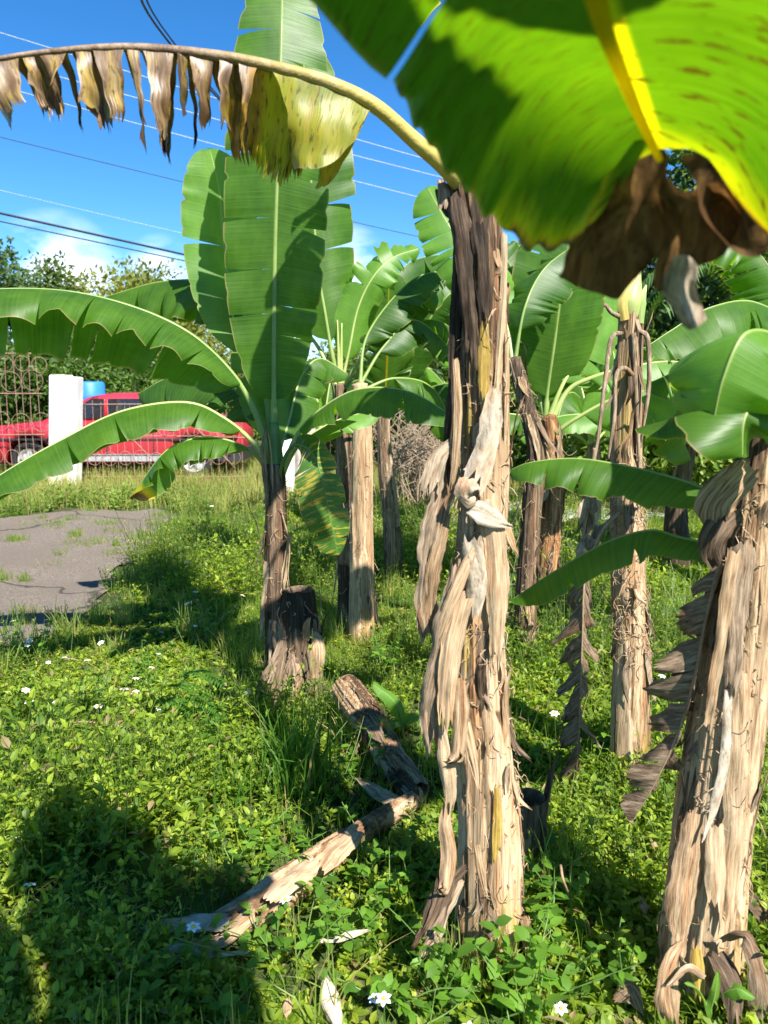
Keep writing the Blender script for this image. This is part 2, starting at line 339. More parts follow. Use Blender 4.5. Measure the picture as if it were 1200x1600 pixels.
# ------------------------------------------------------------------ generators
def prof(t, pw=.85):
    t = np.clip(t, 0, 1)
    return np.power(np.clip(1 - np.abs(2 * np.power(t, pw) - 1) ** 2.4, 0, 1), .5)
def leaf(root, ctrl, W, up=(0, 0, 1), t0=.25, fold=(25, 25), curve=(25, 25), tears=(3, 3), seed=0, mat=None, rib=None, rr=.011,
         n=90, m=8, skew=.22, gap=.25, dj=14, lobe=22, ripple=.006, ws=(1, 1), pw=.85, name='leaf', label=None, jag=.0, tmax=1.0, twist=0, crumple=0, gexp=2.2):
    rs = np.random.RandomState(seed + 11)
    NS = 240; c = spline(ctrl, NS); tt = np.linspace(0, 1, NS)
    upa = np.asarray([list(u) for u in up], float) if hasattr(up[0], '__len__') else np.asarray([up], float)
    ref = np.stack([np.interp(tt, np.linspace(0, 1, len(upa)), upa[:, k]) for k in range(3)], 1)
    T, S, U = frames(c, ref)
    L = np.linalg.norm(np.diff(c, axis=0), axis=1).sum()
    def at(A, g):
        return np.stack([np.interp(g, tt, A[:, k]) for k in range(3)], -1)
    acc = []; off = 0; VV = []; FF = []; U1 = []; U2 = []
    for side in (0, 1):
        sg = (-1, 1)[side]
        tr = tears[side]
        if isinstance(tr, int):
            tr = sorted(rs.uniform(.08, .97, tr)) if tr else []
        b = [0.0] + list(tr) + [tmax]
        for k in range(len(b) - 1):
            a0, a1 = b[k], b[k + 1]
            if a1 - a0 < .004: continue
            nr = max(4, int(n * (a1 - a0))); u = np.linspace(0, 1, nr)[:, None]; s = np.linspace(0, 1, m + 1)[None]
            tb = a0 + (a1 - a0) * u
            mid = (a0 + a1) / 2 + (a1 - a0) * rs.uniform(-.2, .2)
            gg = gap * rs.uniform(.3, 1.2)
            lo = 0 if k == 0 else 1; hi = 0 if k == len(b) - 2 else 1
            pull = np.where(tb < mid, lo, hi) * gg
            te = tb + (mid - tb) * pull * s ** gexp
            wd = W * ws[side] * prof(te / max(tmax, 1), pw) * (1 - jag * rs.rand(nr, 1) * (k > 0))
            nt_ = np.zeros((nr, 1))
            for _ in range(max(1, int(5 * (a1 - a0) * 2 + rs.rand()))):
                q0 = rs.uniform(a0, a1); nt_ += rs.uniform(.02, .10) * np.exp(-((tb - q0) / rs.uniform(.004, .012)) ** 2)
            wd = wd * (1 - nt_)
            short = 1 - (rs.uniform(0, .25) if (jag > 0) else 0)
            ex = rs.normal(0, dj); tw = rs.normal(0, twist)
            ang = np.radians(fold[side] + curve[side] * s ** 1.3 + ex * s + lobe * (4 * (u - .5) ** 2 - .3) * s ** 1.5 * (lo + hi > 0) * .8 + tw * (u - .5) * s)
            g = t0 + (1 - t0) * te
            base = at(c, g[:, 0]); 
            Sg = at(S, g); Ug = at(U, g); Tg = at(T, g); Cg = at(c, g)
            dw = wd * short / m
            d = (sg * Sg * np.cos(ang)[..., None] - Ug * np.sin(ang)[..., None])
            stp = d * dw[..., None]; stp[:, 0] = 0
            pos = Cg + np.cumsum(stp, axis=1) + Tg * (skew * wd * s)[..., None]
            if ripple:
                ph = rs.uniform(0, 6.28); fr = rs.uniform(18, 34)
                pos = pos + Ug * (ripple * np.sin(fr * te * L + ph) * s ** 2)[..., None]
            if crumple:
                pos = pos + crumple * (np.sin(pos[..., [1, 2, 0]] * 61 + k) + .6 * np.sin(pos[..., [2, 0, 1]] * 117 + 2 * k)) * (s ** .5)[..., None]
            VV.append(pos.reshape(-1, 3)); fc = grid_faces(nr, m + 1) + off
            if side == 0: fc = fc[:, ::-1]
            FF.append(fc); off += nr * (m + 1)
            U1.append(np.stack([np.broadcast_to(sg * s * wd, te.shape), te * L * (1 - t0) + side * 7], -1).reshape(-1, 2))
            U2.append(np.stack([te, np.broadcast_to(s, te.shape)], -1).reshape(-1, 2))
    o = mk(name, np.vstack(VV), [np.vstack(FF)], mat or MG, root, uvs={'UVMap': np.vstack(U1), 'ts': np.vstack(U2)})
    if label: o['label'] = label
    r = rr * np.interp(tt, [0, .1, t0, .6, 1], [1.25, 1.0, .8, .45, .12])
    cc = c - U * (r * .55)[:, None]
    k = 8; a = np.linspace(0, 2 * math.pi, k, endpoint=False)
    sel = np.arange(0, NS, 4); 
    V = cc[sel, None] + r[sel, None, None] * (np.cos(a)[None, :, None] * S[sel, None] + np.sin(a)[None, :, None] * U[sel, None])
    Fs = [grid_faces(len(sel), k, True), np.arange(k, dtype=np.int32)[None, ::-1]]
    mk('midrib', V.reshape(-1, 3), Fs, rib or RIB, o)
    return o

def trunk(root, pts, rad, seed=0, mat=None, name='trunk', plates=14, na=64, rough=1.0, captop=True, label=None, squash=1.0, tsh=(0, 0)):
    rs = np.random.RandomState(seed + 5)
    L = sum((Vector(pts[i + 1]) - Vector(pts[i])).length for i in range(len(pts) - 1))
    n = int(max(30, L / .011)); c = spline(pts, n); T, S, U = frames(c, (0.05, -1, 0.0))
    r = np.interp(np.linspace(0, 1, n), np.linspace(0, 1, len(rad)), rad)[:, None]
    z = np.linspace(0, L, n)[:, None]; a = np.linspace(0, 2 * math.pi, na, endpoint=False)[None]
    h = np.zeros((n, na)); tint = np.full((n, na), .3)
    for k in range(plates):
        c0 = rs.uniform(0, 6.28); hw = rs.uniform(.35, 1.15); dr = rs.uniform(-.35, .35)
        z0 = rs.uniform(-.5, .75) * L; z1 = z0 + rs.uniform(.35, 1.0) * L
        of = rs.uniform(.025, .12); tn = rs.uniform(.15, .85)
        wob = .08 * np.sin(z * rs.uniform(8, 20) + k) + .05 * np.sin(z * 41 + 2 * k)
        da = np.abs((a - c0 - dr * z + math.pi) % (2 * math.pi) - math.pi)
        wz = hw * np.clip((z1 - z) / (.35 * (z1 - z0)), 0, 1) ** .6 + wob
        ins = np.clip((wz - da) / .09, 0, 1) * (z > z0) * (z < z1)
        hv = of * ins * (1 + .3 * (da < wz) * (da > wz - .25))
        up = hv > h; h = np.where(up, hv, h); tint = np.where(up, tn, tint)
    for k in range(9):
        fr = rs.randint(5, 26); h += .010 * rough * np.sin(a * fr + rs.uniform(0, 6) + 1.2 * np.sin(z * rs.uniform(2, 7)))
    for k in range(7):
        fr = rs.randint(24, 46); h += .006 * rough * np.sin(a * fr + rs.uniform(0, 6) + .8 * np.sin(z * rs.uniform(2, 6)) + 1.5 * np.sin(a * 3 + z * 2))
    h += .03 * rough * np.sin(z * 9 + a + rs.uniform(0, 6)) * np.sin(a * 2 + z * 3)
    rr_ = r * (1 + h)
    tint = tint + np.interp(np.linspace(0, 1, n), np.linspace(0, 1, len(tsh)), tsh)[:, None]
    V = c[:, None] + rr_[..., None] * (np.cos(a)[..., None] * S[:, None] + squash * np.sin(a)[..., None] * U[:, None])
    V = V.reshape(-1, 3); Fs = [grid_faces(n, na, True)]; tf = tint.ravel()
    if captop:
        V = np.vstack([V, c[-1][None] + T[-1] * rad[-1] * .3]); q = np.arange(na)
        Fs.append(np.stack([(n - 1) * na + q, (n - 1) * na + (q + 1) % na, np.full(na, n * na)], 1).astype(np.int32)); tf = np.append(tf, .3)
    o = mk(name, V, Fs, mat or TR_TAN, root, col=tf)
    if label: o['label'] = label
    return dict(c=c, S=S, U=U, T=T, r=r[:, 0], L=L, n=n)
def ribbon(name, pts, wid, mat, root, ref=(0, -1, 0), curl=0.0, crumple=.0, cols=9, n=None, seed=0, label=None, tint=None, rag=0.0, roll=0, acc=None):
    rs = np.random.RandomState(seed)
    L = sum((Vector(pts[i + 1]) - Vector(pts[i])).length for i in range(len(pts) - 1))
    n = n or int(max(10, L / .012)); c = spline(pts, n); T, S, U = frames(c, ref)
    t = np.linspace(0, 1, n); wv = np.interp(t, np.linspace(0, 1, len(wid)), wid)[:, None]
    s = np.linspace(-1, 1, cols)[None]
    cu = np.interp(t, np.linspace(0, 1, len(curl)), curl)[:, None] if hasattr(curl, '__len__') else curl * .72
    ang = cu * s + 1e-6; 
    x = np.where(np.abs(cu) > .01, np.sin(ang) / np.where(np.abs(cu) > .01, cu, 1), s) ; y = np.where(np.abs(cu) > .01, (1 - np.cos(ang)) / np.where(np.abs(cu) > .01, cu, 1), 0 * s)
    jj = rs.rand(n, 1) - .5; jj[:, 0] = np.convolve(jj[:, 0], np.ones(5) / 3.2, 'same'); rg = 1 + rag * (jj + .8 * (np.cumsum(jj, 0) - np.linspace(0, 1, n)[:, None] * jj.sum()) / 2)
    rg = np.clip(rg, .45, 1.5)
    pos = c[:, None] + S[:, None] * (x * wv * rg)[..., None] - U[:, None] * (y * wv)[..., None]
    mw = float(np.mean(wid)); plt = rs.uniform(2.5, 5.5); php = rs.uniform(0, 6.28)
    pos += U[:, None] * (mw * .10 * np.sin(plt * s * 2 + php + .6 * np.sin(5 * t[:, None])) + mw * .06 * np.sin(plt * 4.3 * s + php * 2))[..., None]
    edge = (np.cumsum(rs.rand(n, 1) - .5, 0)); edge = edge - np.linspace(0, 1, n)[:, None] * edge[-1]
    pos += S[:, None] * (np.clip(edge * .16, -.4, .4) * mw * np.abs(s) ** 2 * np.sign(s))[..., None]
    if rag:
        e1 = np.clip((t[:, None] - .72) / .28, 0, 1) ** 1.5; e0_ = np.clip((.2 - t[:, None]) / .2, 0, 1) ** 1.5
        pos += T[:, None] * (e1 * (rs.rand(1, cols) - .6) * min(L * .30, mw * 3.0))[..., None] + T[:, None] * (e0_ * (rs.rand(1, cols) - .5) * min(L * .12, mw))[..., None]
    if crumple:
        crumple = min(crumple, .10 * float(np.mean(wid)))
        f1, f2 = rs.uniform(20, 50), rs.uniform(50, 110); ph = rs.uniform(0, 6, 4)
        pos += U[:, None] * (crumple * (np.sin(f1 * t[:, None] * L + 2.2 * s + ph[0]) + .6 * np.sin(f2 * t[:, None] * L - 3 * s + ph[1]) + .5 * np.sin(6 * s + ph[2] + 5 * t[:, None])))[..., None]
        pos += S[:, None] * (crumple * .5 * np.sin(f1 * .7 * t[:, None] * L + ph[3]))[..., None]
    V = pos.reshape(-1, 3); Fs = grid_faces(n, cols)
    ti = tint if tint is not None else rs.uniform(.3, .8)
    if acc is not None: acc.add(V, Fs, (ti, ti, ti)); return
    uv = np.stack([np.broadcast_to(s * wv, (n, cols)) + seed * .37, np.broadcast_to(t[:, None] * L, (n, cols)) + seed * .73], -1).reshape(-1, 2)
    o = mk(name, V, [Fs], mat, root, uvs={'UVMap': uv}, col=np.full(len(V), ti))
    if label: o['label'] = label
    return o
def surf_pt(tk, t, a, out=0.0):
    i = int(np.clip(t, 0, 1) * (tk['n'] - 1)); d = math.cos(a) * tk['S'][i] + math.sin(a) * tk['U'][i]
    return Vector(tk['c'][i] + d * (tk['r'][i] * 1.06 + out)), Vector(d), Vector(tk['T'][i])
def flaps(root, tk, k, seed, mats, tr=(.05, .95), ar=(-.3, 3.4), ln=(.08, .35), wd=(.008, .03), out=.05):
    rs = random.Random(seed)
    for i in range(k):
        t = rs.uniform(*tr); a = rs.uniform(*ar); l = rs.uniform(*ln); o = rs.uniform(.2, 1) * out
        p0, d, T = surf_pt(tk, t, a, .001)
        sgn = -1 if rs.random() < .72 else 1
        p1 = p0 + T * sgn * l * .35 + d * o * .25; p2 = p0 + T * sgn * l * .75 + d * o * .8
        p3 = p0 + T * sgn * l + d * o * rs.uniform(.3, 1.7) + Vector((rs.uniform(-.02, .02), 0, 0))
        w = rs.uniform(*wd)
        ribbon('sheath_flap', [p0, p1, p2, p3], [w * .8, w, w * .8, w * .25], rs.choice(mats), root, ref=tuple(d), curl=rs.uniform(-1.3, 1.6), crumple=.003, cols=7, seed=seed * 97 + i, rag=.35)
def fibres(root, tk, k, seed, mat, tr=(.05, .95), ar=(-.4, 3.5), ln=(.04, .16)):
    rs = random.Random(seed); A = Acc()
    for i in range(k):
        t = rs.uniform(*tr); a = rs.uniform(*ar); l = rs.uniform(*ln)
        p0, d, T = surf_pt(tk, t, a, .0); sd_ = T.cross(d)
        q = [p0]
        for j in range(3):
            q.append(q[-1] + (T * rs.uniform(-1, .35) + sd_ * rs.uniform(-.8, .8) + d * rs.uniform(-.12, .42)) * l / 3)
        V, Fs = tube_data(q, [.0016, .0014, .0007], 8, 4, ref=(.1, -.9, .4))
        A.add(V, Fs[:1], (rs.uniform(.5, .95),) * 3)
    o = A.build('fibres', mat, root); o['kind'] = 'stuff'

# ------------------------------------------------------------------ the setting: ground, driveway, path
def ground_mat():
    m = M('soil_and_moss'); o = m.n('ShaderNodeTexCoord').outputs['Object']
    a = m.noise(o, 1.7, 8, .7); b = m.noise(o, 22, 6, .7)
    c = m.ramp(b, [(.3, (.018, .022, .008)), (.5, (.05, .06, .02)), (.7, (.12, .11, .055))])
    c = m.mix(m.mr(a, .42, .6), c, (.05, .10, .02))
    return m.surf(c, .9, .1, m.bump(b, .8, .03))
xs = np.unique(np.concatenate([np.linspace(-8, 8, 161), np.linspace(-400, 400, 41)])); ys = np.unique(np.concatenate([np.linspace(-3, 16, 191), np.linspace(-300, 500, 41)]))
X, Y = np.meshgrid(xs, ys); Z = gz(X, Y) * np.clip(1 - np.maximum(np.abs(X) - 7, 0), 0, 1) 
tag(mk('ground', np.stack([X, Y, Z], -1).reshape(-1, 3), [grid_faces(len(ys), len(xs))], ground_mat()), kind='structure')

ASPH_PX = [(-420, 1120), (-200, 1075), (-60, 1045), (0, 1026), (40, 1012), (85, 1000), (125, 975), (150, 945), (178, 925), (190, 895), (235, 872), (262, 850), (250, 832), (285, 812), (262, 798), (180, 797), (90, 803), (0, 812), (-120, 818), (-420, 826)]
ASPH = np.array([[G(a, b).x, G(a, b).y] for a, b in ASPH_PX])
def inpoly(x, y, poly):
    r = np.zeros(x.shape, bool); n = len(poly); j = n - 1
    for i in range(n):
        xi, yi = poly[i]; xj, yj = poly[j]
        c = ((yi > y) != (yj > y)) & (x < (xj - xi) * (y - yi) / (yj - yi + 1e-12) + xi)
        r ^= c; j = i
    return r
def asphalt_mat():
    m = M('old_asphalt'); o = m.n('ShaderNodeTexCoord').outputs['Object']
    f = m.noise(o, 55, 8, .85); l = m.noise(o, 1.3, 5, .6)
    v = m.n('ShaderNodeTexVoronoi', feature='DISTANCE_TO_EDGE'); v.inputs['Scale'].default_value = .42
    wv = m.n('ShaderNodeVectorMath', operation='ADD'); ns = m.n('ShaderNodeTexNoise'); ns.inputs['Scale'].default_value = 3; ns.inputs['Detail'].default_value = 6; m.l(o, ns.inputs['Vector'])
    sv = m.n('ShaderNodeVectorMath', operation='SCALE'); sv.inputs['Scale'].default_value = .5; m.l(ns.outputs['Color'], sv.inputs[0]); m.l(o, wv.inputs[0]); m.l(sv.outputs[0], wv.inputs[1]); m.l(wv.outputs[0], v.inputs['Vector'])
    c = m.ramp(f, [(.35, (.05, .040, .031)), (.5, (.145, .118, .095)), (.64, (.30, .25, .20))])
    c = m.mix(m.mr(l, .42, .58, 0, .6), c, (.13, .105, .08))
    ck = m.mr(v.outputs['Distance'], .002, .012, .8, 0)
    c = m.mix(ck, c, (.02, .018, .012))
    h = m.math('SUBTRACT', f, m.math('MULTIPLY', ck, 1.2))
    return m.surf(c, .88, .25, m.bump(h, .7, .012))
gx = np.arange(-12, -1, .06); gy = np.arange(2.5, 11, .06); X, Y = np.meshgrid(gx, gy)
XJ = X + .07 * np.sin(Y * 9) * np.cos(X * 7); YJ = Y + .08 * np.sin(X * 8 + Y * 3)
ins = inpoly(XJ, YJ, ASPH); idx = -np.ones(X.shape, int)
Zg = gz(X, Y) + .02
fcs = []
fm = ins[:-1, :-1] & ins[1:, :-1] & ins[:-1, 1:] & ins[1:, 1:]
allf = grid_faces(len(gy), len(gx)).reshape(len(gy) - 1, len(gx) - 1, 4)[fm]
used = np.unique(allf); rem = np.zeros(X.size, np.int32); rem[used] = np.arange(len(used))
VA = np.stack([X, Y, Zg], -1).reshape(-1, 3)[used]
tag(mk('driveway', VA, [rem[allf]], asphalt_mat()), kind='structure')
# gravel path far right
gm = flat_mat('gravel', (.52, .50, .47), .9, c2=(.25, .24, .22), nscale=30, bumps=.8)
pp = [(700, 822), (830, 806), (900, 803), (985, 800), (1080, 795), (1300, 780)]
A = Acc(); top = [G(a, b - 16) for a, b in pp]; bot = [G(a, b + 12) for a, b in pp]
tp = spline(top, 50); bt = spline(bot, 50)
VV = np.concatenate([np.linspace(0, 1, 6)[None, :, None] * (tp - bt)[:, None] + bt[:, None]], 0)
VV[..., 2] = gz(VV[..., 0], VV[..., 1]) + .02
VV[:, 0, 1] += .12 * np.sin(np.arange(50) * 1.3); VV[:, -1, 1] += .15 * np.sin(np.arange(50) * .9)
tag(mk('path', VV.reshape(-1, 3), [grid_faces(50, 6)[:, ::-1]], gm), kind='structure')

# ------------------------------------------------------------------ plant A: young banana plant on the left
GRP = 'banana plants standing in the weedy yard'
b0 = G(440, 1095)
A_ = thing('banana_plant', b0, 'young banana plant left of centre with tall upright leaf and slim brown stem', 'banana plant', GRP)
Ya = b0.y
tkA = trunk(A_, [P(440, 1105, Ya), P(432, 1000, Ya), P(430, 900, Ya), P(432, 800, Ya), P(430, 725, Ya)], [.062, .054, .048, .048, .045], 1, TR_DARK, tsh=(-.2, -.15))
# green inner stem just above the old sheaths
tube('pseudostem', [P(430, 760, Ya), P(430, 715, Ya), P(428, 660, Ya)], [.05, .036, .022], RIBD, A_, n=14, k=14)
flaps(A_, tkA, 16, 3, [SH_GREY, SH_DARK, SH_TAN], ln=(.1, .4), wd=(.008, .022)); fibres(A_, tkA, 70, 3, SH_TANO)
FC = (0.15, -1, .12)
leaf(A_, [P(430, 720, Ya), P(428, 640, Ya), P(428, 520, Ya - .02), P(430, 380, Ya - .05), P(436, 200, Ya - .08), P(440, 40, Ya - .02), P(442, -70, Ya + .1)], .228, FC, t0=.13, fold=(2, 6), curve=(6, 10), tears=([.20, .30, .41, .55, .62, .81], [.15, .22, .40, .50, .74, .86]), seed=2, mat=MG, rib=RIB, rr=.017, n=150, gap=.10, dj=9, lobe=8, skew=-.12, pw=.95, ripple=.004)
leaf(A_, [P(428, 715, Ya), P(405, 620, Ya + .15), P(366, 500, Ya + .35), P(350, 380, Ya + .42), P(343, 300, Ya + .42), P(328, 232, Ya + .4)], .20, (.55, -1, .3), t0=.36, fold=(4, 4), curve=(8, 8), tears=([.55], [.55, .58]), seed=3, mat=MG2, rib=RIBL, rr=.010, gap=.12, dj=6, lobe=6, ripple=.003, pw=1.1)
# long arching leaf to the left
leaf(A_, [P(428, 725, Ya), P(408, 660, Ya), P(372, 592, Ya), P(300, 522, Ya - .03), P(200, 476, Ya - .08), P(80, 452, Ya - .15), P(-60, 458, Ya - .25), P(-170, 500, Ya - .3)], .27, (0, -.05, 1), t0=.2, ws=(.85, 1.15), fold=(12, 60), curve=(42, 18), tears=([.14, .27, .37, .47, .60, .8], [.25, .45, .52, .7]), seed=4, mat=MG, rr=.016, n=150, gap=.18, dj=8, lobe=34, skew=.1)
leaf(A_, [P(428, 740, Ya), P(402, 695, Ya), P(350, 652, Ya - .03), P(290, 628, Ya - .08), P(190, 642, Ya - .15), P(90, 690, Ya - .25), P(0, 742, Ya - .35), P(-60, 790, Ya - .4)], .185, (0.1, .35, 1), t0=.16, fold=(42, 16), curve=(32, 20), tears=([.16, .45, .62], [.3]), seed=5, mat=MG, rib=RIBY if False else RIBL, rr=.013, n=140, gap=.12, dj=7, lobe=18, skew=.1)
leaf(A_, [P(428, 765, Ya), P(405, 715, Ya), P(365, 690, Ya - .05), P(315, 683, Ya - .1), P(262, 702, Ya - .15), P(222, 752, Ya - .2), P(208, 778, Ya - .2)], .14, (0.1, .5, 1), t0=.26, fold=(45, 10), curve=(30, 20), tears=(6, 4), seed=6, mat=MTIP, rib=RIB, rr=.010, dj=14, lobe=20)
leaf(A_, [P(425, 715, Ya), P(412, 600, Ya + .15), P(380, 490, Ya + .35), P(330, 442, Ya + .5), P(250, 440, Ya + .65), P(160, 465, Ya + .7)], .25, (0, -.1, 1), t0=.36, fold=(38, 45), curve=(34, 25), tears=([.15, .33, .5, .62, .8], 4), seed=7, mat=MG, rr=.011, lobe=35)
leaf(A_, [P(425, 720, Ya), P(395, 640, Ya + .1), P(340, 592, Ya + .25), P(270, 588, Ya + .35), P(215, 615, Ya + .4)], .19, (0, -.1, 1), t0=.2, fold=(40, 40), curve=(34, 25), tears=(4, 4), seed=8, mat=MG3, rr=.010, lobe=30)
leaf(A_, [P(430, 715, Ya), P(432, 650, Ya + .1), P(420, 590, Ya + .2), P(392, 520, Ya + .3)], .17, (.3, -.8, .8), t0=.12, fold=(2, 12), curve=(12, 22), tears=(1, 1), seed=9, mat=MG2, rib=RIBL, rr=.010, dj=5)
leaf(A_, [P(432, 715, Ya), P(450, 660, Ya + .12), P(470, 590, Ya + .25), P(500, 560, Ya + .35), P(545, 585, Ya + .4)], .15, (0, -.5, 1), t0=.15, fold=(20, 30), curve=(22, 22), tears=(2, 2), seed=10, mat=MG, rib=RIBL, rr=.010)
leaf(A_, [P(440, 735, Ya), P(462, 680, Ya - .03), P(500, 640, Ya - .1), P(560, 608, Ya - .2), P(640, 612, Ya - .3), P(715, 655, Ya - .3)], .17, (0.05, -.15, 1), t0=.2, fold=(22, 20), curve=(35, 28), tears=([.35, .62], [.3, .7]), seed=12, mat=MG, rib=RIBL, rr=.013, lobe=20)
leaf(A_, [P(438, 745, Ya), P(470, 690, Ya + .03), P(530, 655, Ya + .05), P(590, 640, Ya + .1)], .10, (0.05, -.3, 1), t0=.3, fold=(26, 20), curve=(25, 28), tears=(2, 2), seed=13, mat=MG2, rib=RIBL, rr=.010)
leaf(A_, [P(434, 790, Ya), P(440, 730, Ya - .05), P(462, 695, Ya - .08), P(492, 715, Ya - .1), P(512, 790, Ya - .12), P(528, 868, Ya - .1)], .115, (.5, -1, .25), t0=.36, fold=(8, 18), curve=(10, 20), tears=(3, 5), seed=14, mat=MSTR, rib=RIBD, rr=.010, dj=8, lobe=10, ws=(.9, 1.1), label='drooping leaf with yellow and brown streaks')
# hanging dry stalk
tube('dry_stalk', [P(440, 800, Ya - .05), P(452, 850, Ya - .08), P(450, 900, Ya - .1), P(455, 925, Ya - .09)], [.004, .004, .002], RIBB, A_, n=16, k=6)

# ---- stumps next to it
def stump(name, pts, rad, seed, mat, label, cat, hollow=True, fl=8, squash=1, grp=None):
    r = thing(name, pts[0], label, cat, grp)
    tk = trunk(r, pts, rad, seed, mat, name='stem', captop=False, plates=22, rough=1.8, squash=squash, tsh=(0, -.1, -.25))
    # cut end: sunken rings
    c, T, S, U = tk['c'][-1], tk['T'][-1], tk['S'][-1], tk['U'][-1]; k = 40; a = np.linspace(0, 6.283, k, endpoint=False)[:, None]
    V = []; cols = []
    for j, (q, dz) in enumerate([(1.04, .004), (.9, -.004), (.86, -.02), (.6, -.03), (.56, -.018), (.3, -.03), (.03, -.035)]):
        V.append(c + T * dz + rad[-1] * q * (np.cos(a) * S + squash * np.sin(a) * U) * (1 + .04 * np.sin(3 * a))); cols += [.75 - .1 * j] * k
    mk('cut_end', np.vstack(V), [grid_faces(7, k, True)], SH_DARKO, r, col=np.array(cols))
    flaps(r, tk, fl, seed + 2, [SH_GREY, SH_DARK, SH_TAN], ln=(.08, .3), wd=(.01, .025), out=.04)
    fibres(r, tk, 40, seed + 3, SH_TANO)
    return r
s0 = G(474, 1105)
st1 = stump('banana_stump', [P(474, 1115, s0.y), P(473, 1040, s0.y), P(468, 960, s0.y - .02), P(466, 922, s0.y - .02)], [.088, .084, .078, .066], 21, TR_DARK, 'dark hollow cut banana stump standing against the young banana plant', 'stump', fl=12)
ribbon('sheath_flap', [P(492, 1060, s0.y - .12), P(494, 1030, s0.y - .13), P(490, 1003, s0.y - .1), P(478, 1000, s0.y - .05)], [.03, .045, .05, .04], SH_TAN, st1, curl=1.2, crumple=.003, seed=4)
for i, (x, dx) in enumerate([(405, -35), (420, -20), (450, 8), (400, -10), (470, 25), (430, 0)]):
    ribbon('sheath_flap', [P(440 + i * 5, 1000, s0.y - .07), P(x + 15, 1060, s0.y - .12), P(x + dx * .3, 1110, s0.y - .16), P(x + dx, 1160, s0.y - .2)], [.015, .022, .02, .008], [SH_GREY, SH_DARK][i % 2], st1, curl=1, crumple=.004, seed=40 + i)
e0 = G(640, 1232)
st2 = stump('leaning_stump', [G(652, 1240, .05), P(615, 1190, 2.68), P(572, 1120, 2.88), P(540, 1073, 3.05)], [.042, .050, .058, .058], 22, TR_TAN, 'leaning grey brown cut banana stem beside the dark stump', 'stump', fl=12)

# ------------------------------------------------------------------ plants B (pale trunk), B2 and C
b0 = G(565, 1000)
B_ = thing('banana_plant', b0, 'banana plant with smooth pale straw coloured trunk behind the young plant', 'banana plant', GRP)
Yb = b0.y
tkB = trunk(B_, [P(568, 1010, Yb), P(566, 880, Yb), P(566, 760, Yb), P(566, 660, Yb), P(562, 600, Yb)], [.085, .070, .064, .062, .045], 31, TR_TAN, plates=7, rough=.5, tsh=(.3, .45))
flaps(B_, tkB, 10, 31, [SH_TAN, SH_GREY], tr=(0, .5), ln=(.06, .3), wd=(.008, .02)); fibres(B_, tkB, 60, 31, SH_TANO)
for i, (px, py, mt) in enumerate([((562, 600, 575, 520, 640, 440, 700, 420), .17, MG3), ((562, 600, 600, 540, 650, 500, 720, 560), .18, MG3), ((562, 610, 620, 590, 680, 610, 720, 700), .16, MG)]):
    q = [P(px[k], px[k + 1], Yb + .1 * k / 2) for k in range(0, 8, 2)]
    leaf(B_, q, py, (0, -.3, 1), t0=.25, fold=(40, 30), curve=(30, 30), tears=(7, 7), seed=50 + i, mat=mt, rr=.010)
b0 = G(543, 985)
B2 = thing('banana_plant', b0, 'banana plant with dark ragged trunk just left of the pale straw trunk', 'banana plant', GRP)
Yc = b0.y + .15
tkB2 = trunk(B2, [P(545, 985, Yc), P(541, 850, Yc), P(538, 720, Yc), P(534, 640, Yc), P(531, 600, Yc)], [.065, .055, .055, .050, .032], 32, TR_DARK)
flaps(B2, tkB2, 14, 32, [SH_TAN, SH_GREY, SH_DARK], ln=(.1, .4), wd=(.01, .03), out=.08); fibres(B2, tkB2, 60, 32, SH_TANO)
leaf(B2, [P(531, 605, Yc), P(520, 560, Yc), P(508, 490, Yc), P(497, 420, Yc + .02), P(487, 300, Yc + .05), P(478, 160, Yc + .1), P(472, 60, Yc + .2)], .27, (-.1, -1, .15), t0=.14, fold=(5, 10), curve=(10, 22), tears=([.3, .6, .8], [.3, .44, .62, .78]), seed=60, mat=MG, rr=.014, n=130, gap=.1, dj=12, lobe=10)
leaf(B2, [P(533, 605, Yc), P(545, 550, Yc), P(560, 480, Yc), P(585, 430, Yc), P(615, 402, Yc + .05), P(655, 388, Yc + .1)], .16, (.25, -.9, .6), t0=.16, fold=(2, 10), curve=(8, 20), tears=([.5, .6, .7, .8, .9], [.55, .66, .75, .82, .9]), seed=61, mat=MG2, rib=RIBL, rr=.011, dj=28, jag=.2)
leaf(B2, [P(534, 605, Yc), P(556, 570, Yc - .03), P(590, 520, Yc - .05), P(640, 465, Yc), P(690, 450, Yc + .1)], .17, (.3, -.5, 1), t0=.34, fold=(30, 30), curve=(30, 20), tears=(6, 6), seed=62, mat=MG3, rib=RIBL, rr=.012, dj=20)
leaf(B2, [P(536, 608, Yc), P(565, 575, Yc), P(620, 520, Yc), P(680, 500, Yc), P(740, 540, Yc + .1)], .16, (0, -.3, 1), t0=.38, fold=(35, 30), curve=(30, 20), tears=(6, 6), seed=63, mat=MG, rr=.010, dj=20)
leaf(B2, [P(528, 605, Yc), P(508, 560, Yc + .05), P(480, 520, Yc + .1), P(430, 495, Yc + .2), P(370, 500, Yc + .3)], .17, (0, -.3, 1), t0=.35, fold=(30, 30), curve=(30, 20), tears=(4, 4), seed=64, mat=MG2, rib=RIBL, rr=.014)
for k, (a, b) in enumerate([((531, 608), (527, 500)), ((532, 608), (534, 505))]):
    tube('petiole', [P(*a, Yc), P((a[0] + b[0]) / 2, (a[1] + b[1]) / 2, Yc), P(*b, Yc)], [.016, .011, .004], RIBL, B2, n=12)
b0 = G(612, 893)
C_ = thing('banana_plant', b0, 'slender dark trunked banana plant right of the pale straw trunk with shredded leaves', 'banana plant', GRP)
Yd = b0.y - .3
